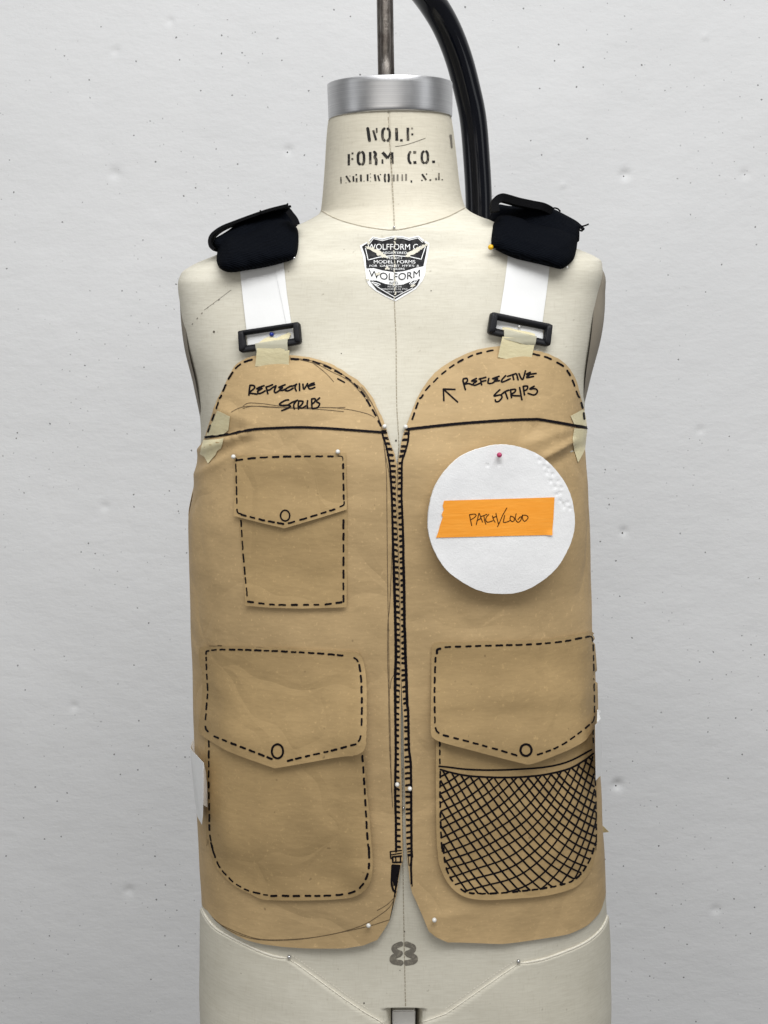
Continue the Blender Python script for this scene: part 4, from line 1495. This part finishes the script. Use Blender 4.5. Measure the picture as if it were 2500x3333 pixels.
for s_ in [((195, 240), (215, 350), (246, 490)), ((195, 240), (310, 228), (342, 255), (300, 310), (230, 352)), ((345, 468), (380, 330), (410, 210), (450, 310), (490, 410)), ((365, 370), (455, 325)), ((450, 285), (585, 235)), ((520, 270), (535, 370), (562, 455)),
           ((630, 235), (572, 300), (562, 370), (605, 410), (720, 378)), ((710, 270), (735, 350), (770, 410)), ((790, 210), (810, 310), (850, 460)), ((720, 312), (800, 280)), ((1035, 90), (940, 260), (870, 420), (825, 512)), ((985, 260), (968, 340), (960, 410), (1030, 408), (1100, 378)),
           ((1120, 270), (1108, 345), (1150, 395), (1200, 370), (1190, 300), (1120, 275)), ((1245, 220), (1225, 330), (1280, 410), (1345, 370), (1370, 285)), ((1285, 350), (1330, 300), (1372, 285)), ((1385, 258), (1395, 350), (1440, 388), (1512, 315), (1475, 258), (1380, 252))]:
    I.stroke([TO, PBV], ZP(*s_), 2.9, step=3, off=0.0002)
I.build('handwriting', PEN, to)
EVERY.append(TO)


# ------------------------------------------------------------------ straps, buckles, tape bridges
def strap(label, poly, fold):
    s = empty('paper_strap')
    tag(s, label, 'strap')
    o, bv = sheet('strap_sheet', poly, [BB], 0.0009, 9, WHITE, s)
    if fold:
        o2_, b2 = sheet('folded_edge', fold, [BB], 0.0014, 9, WHITE, s)
        EVERY.append(b2)
    EVERY.append(bv)
    return bv


SL = strap('white folded paper strap above the small chest pocket side', Z2((540, 560), (880, 520), (890, 650), (912, 850), (945, 1070), (972, 1200), (612, 1250), (600, 1120), (575, 900), (553, 690)), Z2((805, 540), (878, 525), (890, 650), (912, 850), (944, 1070), (968, 1195), (930, 1200), (904, 1060), (865, 870), (828, 690)))
SR = strap('white paper strap above the round patch side', Z3((838, 480), (1165, 540), (1155, 650), (1130, 850), (1100, 1070), (1105, 1195), (738, 1110), (775, 985), (805, 800), (832, 600)), None)


def buckle(label, outer, inner, sp):
    bk = empty('strap_buckle')
    tag(bk, label, 'buckle')
    cx = sum(p[0] for p in outer) / 4
    cy = sum(p[1] for p in outer) / 4
    hits = [cast([BB], *p) for p in outer]
    c0 = sum((h[0] for h in hits), Vector()) / 4
    n = sum((h[1] for h in hits), Vector()).normalized()
    base = c0 + n * 0.0034

    def rounded(q, r, k=6):
        out = []
        L = len(q)
        for i in range(L):
            p, a, b_ = np.array(q[i]), np.array(q[i - 1]), np.array(q[(i + 1) % L])
            u = (a - p) / np.linalg.norm(a - p)
            w_ = (b_ - p) / np.linalg.norm(b_ - p)
            s, e = p + u * r, p + w_ * r
            for j in range(k + 1):
                t = j / k
                out.append((1 - t) ** 2 * s + 2 * t * (1 - t) * p + t * t * e)
        return out

    def per(q, m_=14):
        out = []
        for i in range(len(q)):
            out.append(q[i])
        return out
    k = 8
    A = rounded(outer, 13, k)
    B = rounded(inner, 4, k)
    prof = [(0.0, 0.0), (0.0, 0.0030), (0.05, 0.0038), (0.14, 0.0042), (0.62, 0.0040), (0.8, 0.0026), (1.0, 0.0020), (1.0, 0.0)]
    vs, fs = [], []
    for a, b_ in zip(A, B):
        for u, h in prof:
            q = a * (1 - u) + b_ * u
            vs.append(on_plane(q[0], q[1], base, n) + n * h)
    m_ = len(A)
    L = len(prof)
    for i in range(m_):
        j = (i + 1) % m_
        for p in range(L):
            q = (p + 1) % L
            fs.append((i * L + p, j * L + p, j * L + q, i * L + q))
    fr = mk('frame', vs, fs, PLASTIC, bk)
    bm_ = bmesh.new()
    bm_.from_mesh(fr.data)
    bmesh.ops.recalc_face_normals(bm_, faces=bm_.faces)
    bm_.to_mesh(fr.data)
    bm_.free()
    # end blocks standing proud
    for s in ((0, 3), (1, 2)):
        o_, i_ = [np.array(outer[k_], float) for k_ in s], [np.array(inner[k_], float) for k_ in s]
        q = [o_[0] * .93 + i_[0] * .07, i_[0] * 0.95 + o_[0] * .05, i_[1] * .95 + o_[1] * .05, o_[1] * .93 + i_[1] * .07]
        q[1] = q[1] + (o_[0] - o_[1]) / np.linalg.norm(o_[0] - o_[1]) * 12
        q[2] = q[2] - (o_[0] - o_[1]) / np.linalg.norm(o_[0] - o_[1]) * 12
        rr = rounded(q, 7, 5)
        c_ = sum(rr) / len(rr)
        vs, fs = [], []
        for u, h in ((0, 0.002), (0, 0.0046), (0.10, 0.0054), (0.4, 0.0056)):
            for p in rr:
                w_ = p * (1 - u) + c_ * u
                vs.append(on_plane(w_[0], w_[1], base, n) + n * h)
        m2 = len(rr)
        for r_ in range(3):
            for j in range(m2):
                fs.append((r_ * m2 + j, r_ * m2 + (j + 1) % m2, (r_ + 1) * m2 + (j + 1) % m2, (r_ + 1) * m2 + j))
        fs.append(tuple(range(3 * m2, 4 * m2)))
        eb = mk('end_block', vs, fs, PLASTIC, bk)
        bm_ = bmesh.new()
        bm_.from_mesh(eb.data)
        bmesh.ops.recalc_face_normals(bm_, faces=bm_.faces)
        bm_.to_mesh(eb.data)
        bm_.free()
    return base, n


bl, bln = buckle('black plastic strap buckle holding a blue ball pin', Z2((540, 1136), (1016, 1064), (1030, 1234), (550, 1304)), Z2((590, 1166), (966, 1108), (974, 1190), (602, 1246)), SL)
br_, brn = buckle('black plastic strap buckle on the arrow side of the vest', Z3((697, 986), (1172, 1084), (1152, 1258), (672, 1156)), Z3((745, 1048), (1118, 1124), (1106, 1196), (735, 1116)), SR)


def bridge(label, thin, front_, torn, base, n):
    t = empty('masking_tape')
    tag(t, label, 'tape')

    def lay(name, poly, prof, material, step=6):
        pts, tri = fill(poly, step)
        ys = [p[1] for p in poly]
        y0_, y1_ = min(ys), max(ys)
        vs = []
        for x, y_ in pts:
            p = on_plane(x, y_, base, n)
            vs.append(p + n * float(np.interp((y_ - y0_) / (y1_ - y0_), *prof)))
        tri = tris_face_cam(vs, tri)
        o_ = mk(name, vs, tri, material, t)
        thick(o_, 0.00012)
        return BVHTree.FromPolygons(vs, tri)
    EVERY.append(lay('tape_end', torn, ([0, 1], [-0.001, 0.0022]), TAPE))
    EVERY.append(lay('tape_bridge', thin, ([0, .35, .8, 1], [0.0030, 0.0052, 0.0052, 0.0032]), TAPE_T))
    EVERY.append(lay('tape_strip', front_, ([0, .25, 1], [0.0054, 0.0045, 0.0008]), TAPE))


bridge('masking tape loop joining the buckle with the blue pin to the vest', Z2((678, 1236), (800, 1214), (924, 1194), (930, 1290), (690, 1312)), Z2((695, 1272), (820, 1276), (870, 1272), (942, 1290), (934, 1350), (924, 1411), (800, 1408), (668, 1405), (682, 1340)),
       Z2((698, 1225), (735, 1192), (770, 1174), (800, 1182), (832, 1186), (870, 1164), (900, 1152), (920, 1140), (940, 1152), (925, 1195), (800, 1216), (690, 1238)), bl, bln)
bridge('masking tape loop joining the buckle on the arrow side to the vest', Z3((796, 1116), (920, 1150), (1042, 1180), (1030, 1260), (790, 1200)), Z3((778, 1182), (900, 1196), (1032, 1208), (1020, 1300), (1005, 1385), (880, 1362), (754, 1336), (765, 1260)),
       Z3((798, 1100), (850, 1104), (920, 1124), (1000, 1140), (1042, 1156), (1042, 1182), (920, 1152), (796, 1120)), br_, brn)


# ------------------------------------------------------------------ shoulder pads
def puff(name, poly, ybase, front_t, back_t, material, parent, rim=60, step=9, wrinkle=0.0012, seed=0):
    pts, tri = fill(poly, step)
    A = np.array(pts)
    e = edge_dist(resample(poly, 6, True), A[:, 0], A[:, 1])
    fr, bk = [], []
    for (x, y_), d in zip(pts, e):
        k = min(1, d / rim)
        h = math.sqrt(max(0, 1 - (1 - k) ** 2))
        p = at_y(x, y_, ybase(x, y_))
        r = (p - CAM).normalized()
        w_ = wrinkle * (noise.noise(Vector((x / 45 + seed, y_ / 30, 0.3))) + 0.5 * noise.noise(Vector((x / 18, y_ / 14 + seed, 1.3)))) * h
        fr.append(p - r * (front_t * h + w_))
        bk.append(p + r * (back_t * h))
    tri = tris_face_cam(fr, tri)
    n = len(pts)
    edge_cnt = {}
    for f in tri:
        for a, b_ in zip(f, f[1:] + f[:1] if isinstance(f, list) else f[1:] + f[:1]):
            edge_cnt[(a, b_)] = edge_cnt.get((a, b_), 0) + 1
    rimset = [(a, b_) for (a, b_) in edge_cnt if (b_, a) not in edge_cnt]
    faces = [tuple(f) for f in tri] + [tuple(n + k for k in reversed(f)) for f in tri] + [(b_, a, n + a, n + b_) for a, b_ in rimset]
    o = mk(name, fr + bk, faces, material, parent)
    EVERY.append(BVHTree.FromPolygons(fr, [list(f) for f in tri]))
    return o


def band(name, path, ys, halfdepth, t, material, parent):
    """flat webbing running along a path, its width going back over the shoulder"""
    P = [at_y(x, y_, yy) for (x, y_), yy in zip(path, ys)]
    P = [Vector(p) for p in catmull([tuple(p) for p in P], 6)]
    vs, fs = [], []
    n = len(P)
    for i in range(n):
        tg = (P[min(i + 1, n - 1)] - P[max(i - 1, 0)]).normalized()
        nn = tg.cross(Vector((0, 1, 0))).normalized()
        for sy, sn in ((-1, -1), (1, -1), (1, 1), (-1, 1)):
            vs.append(P[i] + Vector((0, 1, 0)) * halfdepth * sy + nn * t * sn)
    for i in range(n - 1):
        for k in range(4):
            q = (k + 1) % 4
            fs.append((i * 4 + k, i * 4 + q, (i + 1) * 4 + q, (i + 1) * 4 + k))
    fs += [(3, 2, 1, 0), tuple((n - 1) * 4 + k for k in range(4))]
    return mk(name, vs, fs, material, parent, smooth=False)


def threads(path, parent, r=0.0004):
    v_, f_ = tube(catmull([tuple(at_y(*p)) for p in path], 6), r, 6)
    mk('loose_thread', v_, f_, WEB, parent)


padl = empty('shoulder_pad')
tag(padl, 'navy twill shoulder pad on the shoulder over the blue pinned buckle', 'shoulder pad')
cl = catmull(PL((205, 830), (190, 900), (180, 1030), (230, 1150), (340, 1215), (470, 1225), (700, 1190), (1000, 1140), (1300, 1065), (1480, 1000), (1545, 880), (1565, 700), (1555, 520), (1500, 430), (1400, 350), (1200, 335), (1000, 400), (850, 480), (700, 545), (500, 560), (350, 600), (250, 700)), 4, True)
yb = lambda x, y_: -0.087 + 0.050 * smooth01(890, 700, y_ + (x - 830) * 0.22)
puff('cushion', cl, yb, 0.023, 0.012, TWILL, padl, 100, 8, 0.0030, 1)
bl_ = PL((200, 890), (140, 830), (120, 740), (160, 650), (240, 600), (340, 540), (470, 450), (600, 360), (800, 275), (1000, 215), (1200, 150), (1350, 108), (1420, 112), (1425, 180), (1480, 260), (1520, 350), (1545, 430), (1450, 520), (1000, 650), (500, 800), (260, 880))
puff('folded_cover', catmull(bl_, 3, True), lambda x, y_: -0.048 + 0.03 * smooth01(800, 680, y_), 0.012, 0.02, TWILL, padl, 36, 8, 0.0022, 5)
band('webbing', PL((165, 850), (105, 790), (92, 690), (140, 590), (290, 482), (500, 396), (800, 285), (1100, 185), (1395, 112)), [-.055, -.05, -.045, -.04, -.036, -.034, -.032, -.03, -.03], 0.012, 0.0011, WEB, padl)
band('cover_edge', PL((1395, 190), (1440, 250), (1500, 330), (1535, 420)), [-.06, -.062, -.066, -.07], 0.006, 0.0022, WEB, padl)
for pth in (PL((905, 235), (925, 205), (915, 178)), PL((1380, 110), (1375, 80), (1388, 62)), PL((1400, 110), (1425, 105), (1430, 130)), PL((1395, 170), (1415, 190), (1418, 215))):
    threads([(x, y_, -0.045) for x, y_ in pth], padl, 0.0006)

padr = empty('shoulder_pad')
tag(padr, 'navy twill shoulder pad with a yellow ball pin at its corner', 'shoulder pad')
cr_ = catmull(PR((145, 470), (112, 560), (95, 700), (95, 870), (165, 915), (300, 985), (500, 1060), (800, 1130), (1030, 1185), (1160, 1213), (1250, 1170), (1350, 1080), (1395, 960), (1420, 800), (1410, 690), (1330, 635), (1200, 602), (1000, 562), (800, 530), (680, 505), (600, 450), (450, 400), (300, 375), (200, 400)), 4, True)
yb = lambda x, y_: -0.087 + 0.050 * smooth01(880, 680, y_ - (x - 1740) * 0.22)
puff('cushion', cr_, yb, 0.023, 0.012, TWILL, padr, 100, 8, 0.0028, 9)
br2 = PR((90, 560), (62, 430), (92, 330), (135, 250), (210, 212), (300, 225), (400, 238), (600, 240), (880, 238), (1050, 282), (1250, 382), (1400, 465), (1490, 540), (1535, 590), (1500, 622), (1455, 590), (1452, 720), (1420, 800), (1200, 800), (700, 700), (200, 600))
puff('folded_cover', catmull(br2, 3, True), lambda x, y_: -0.048 + 0.03 * smooth01(800, 680, y_), 0.012, 0.02, TWILL, padr, 36, 8, 0.0022, 3)
band('webbing', PR((150, 330), (135, 240), (165, 160), (245, 118), (340, 136), (500, 182), (700, 225), (880, 262), (1010, 330)), [-.06, -.054, -.05, -.046, -.043, -.038, -.033, -.028, -.02], 0.010, 0.0028, WEB, padr)
for pth in (PR((1035, 278), (1075, 270), (1120, 285), (1160, 325)), PR((1480, 555), (1540, 540), (1595, 518)), PR((1440, 590), (1470, 620), (1500, 622))):
    threads([(x, y_, -0.045) for x, y_ in pth], padr, 0.0006)

# ------------------------------------------------------------------ folded paper tabs at the sides
def tab(label, quads, mat_):
    t = empty('paper_tab')
    tag(t, label, 'paper tab')
    for name, pts in quads:
        c_ = [at_y(*p) for p in pts]
        o_ = mk(name, c_, [tuple(range(len(c_)))], mat_, t, False)
        thick(o_, 0.0002)
    return t


def z3d(zf, pts):
    return [(*zf((x, y_))[0], d) for x, y_, d in pts]


tab('folded white paper tab sticking out beside the plain large pocket', [
    ('outer_fold', z3d(ZT, [(197, 672, -.045), (405, 895, -.085), (402, 1500, -.085), (396, 1750, -.083), (381, 1885, -.080), (310, 1760, -.06), (270, 1500, -.05), (230, 1100, -.046)])),
    ('inner_fold', z3d(ZT, [(405, 895, -.085), (440, 1050, -.072), (458, 1300, -.070), (465, 1612, -.068), (404, 1575, -.080)])),
    ('back_fold', z3d(ZT, [(246, 510, -.02), (206, 610, -.03), (197, 672, -.045), (260, 740, -.035)]))], WHITE)
tab('crumpled white paper tab sticking out beside the net pocket', [
    ('outer_fold', z3d(ZU, [(230, 645, -.080), (300, 565, -.055), (316, 900, -.050), (310, 1300, -.050), (275, 1328, -.062), (238, 1368, -.078), (233, 1000, -.08)])),
    ('top_fold', z3d(ZU, [(258, 442, -.05), (302, 460, -.04), (276, 512, -.05), (302, 562, -.055), (255, 610, -.07)]))], WHITE)
tt_ = empty('masking_tape')
tag(tt_, 'tip of pale masking tape poking out behind the net pocket side', 'tape')
c_ = [at_y(*p) for p in [(1955, 2680, .02), (1963, 2688, .02), (1983, 2708, .015), (1964, 2710, .02), (1955, 2708, .02)]]
thick(mk('tape_strip', c_, [tuple(range(5))], TAPE, tt_, False), 0.0002)

# ------------------------------------------------------------------ pins
def pin(label, px, py, r_, material, stand_off=0.003, lean=(0, 0, -0.3), group=None, oval=1.0):
    r = r_ * 0.78
    p, n = cast(EVERY, px, py)
    ax = (n + Vector(lean)).normalized()
    t = empty('ball_pin' if material is not PIN_S else 'steel_pin')
    tag(t, label, 'pin', group)
    t.location = p
    c_ = n * stand_off
    bm_ = bmesh.new()
    bmesh.ops.create_uvsphere(bm_, u_segments=16, v_segments=10, radius=r)
    q = (-ax).to_track_quat('Z', 'Y')
    for v_ in bm_.verts:
        v_.co = q @ Vector((v_.co.x, v_.co.y, v_.co.z * oval)) + c_
    me_ = bpy.data.meshes.new('head')
    for f in bm_.faces:
        f.smooth = True
    bm_.to_mesh(me_)
    bm_.free()
    me_.materials.append(material)
    o_ = bpy.data.objects.new('head', me_)
    COL.objects.link(o_)
    o_.parent = t
    d_ = (Vector((0, 0, 0)) - c_ + Vector(lean) * 0.004)
    v_, f_ = tube([c_, c_ + d_ * 0.6, c_ + d_ * 1.8 - n * 0.003], 0.0003, 6)
    mk('shaft', v_, f_, PIN_S, t)


G = None
pin('white ball pin at the zipper top on the pencilled vest half', 1252, 1390, .0021, PIN_W, oval=1.15)
pin('white ball pin at the zipper top on the arrow marked vest half', 1320, 1391, .0021, PIN_W, oval=1.15)
pin('white ball pin at the chest pocket flap corner under the torn tape', 768, 1486, .0021, PIN_W)
pin('white ball pin at the chest pocket flap corner nearest the zipper', 1101, 1471, .0021, PIN_W, oval=1.15)
pin('white ball pin beside the lower zipper on the plain pocket half', 1293, 2549, .0021, PIN_W, oval=1.25)
pin('white ball pin beside the lower zipper on the net pocket half', 1333, 2563, .0021, PIN_W, oval=1.25)
pin('white ball pin in the hem below the plain pocket', 1200, 3007, .0022, PIN_W, lean=(0.3, 0, -0.5))
pin('white ball pin in the hem below the net pocket', 1414, 2990, .0022, PIN_W, oval=1.2)
pin('small steel pin in the canvas gap of the zipper', 1313, 2628, .0012, PIN_S, 0.0015)
pin('steel pin at the hip seam below the plain pocket', 943.5, 3112, .0019, PIN_S, 0.002)
pin('steel pin at the hip seam below the net pocket', 1685, 3126, .0019, PIN_S, 0.002)
pin('steel pin at the neck seam above the maker label', 1283, 744, .0013, PIN_S, 0.0015)
pin('steel pin in the corner of the pad over the blue pin', 956, 836, .0013, PIN_S, 0.001)
pin('pink ball pin holding the round white patch', 1622, 1479, .0024, PIN_P, 0.003)
pin('yellow ball pin at the shoulder pad corner', 1606, 803, .0026, PIN_Y, 0.002)
pin('blue ball pin inside the buckle window', 886, 1090, .0021, PIN_B, 0.002)
pin('tiny white pin inside the buckle window on the arrow side', 1688, 1064, .0011, PIN_W, 0.002)
pin('tiny white pin under the pad with the yellow pin', 1844, 866, .0011, PIN_W, 0.001)
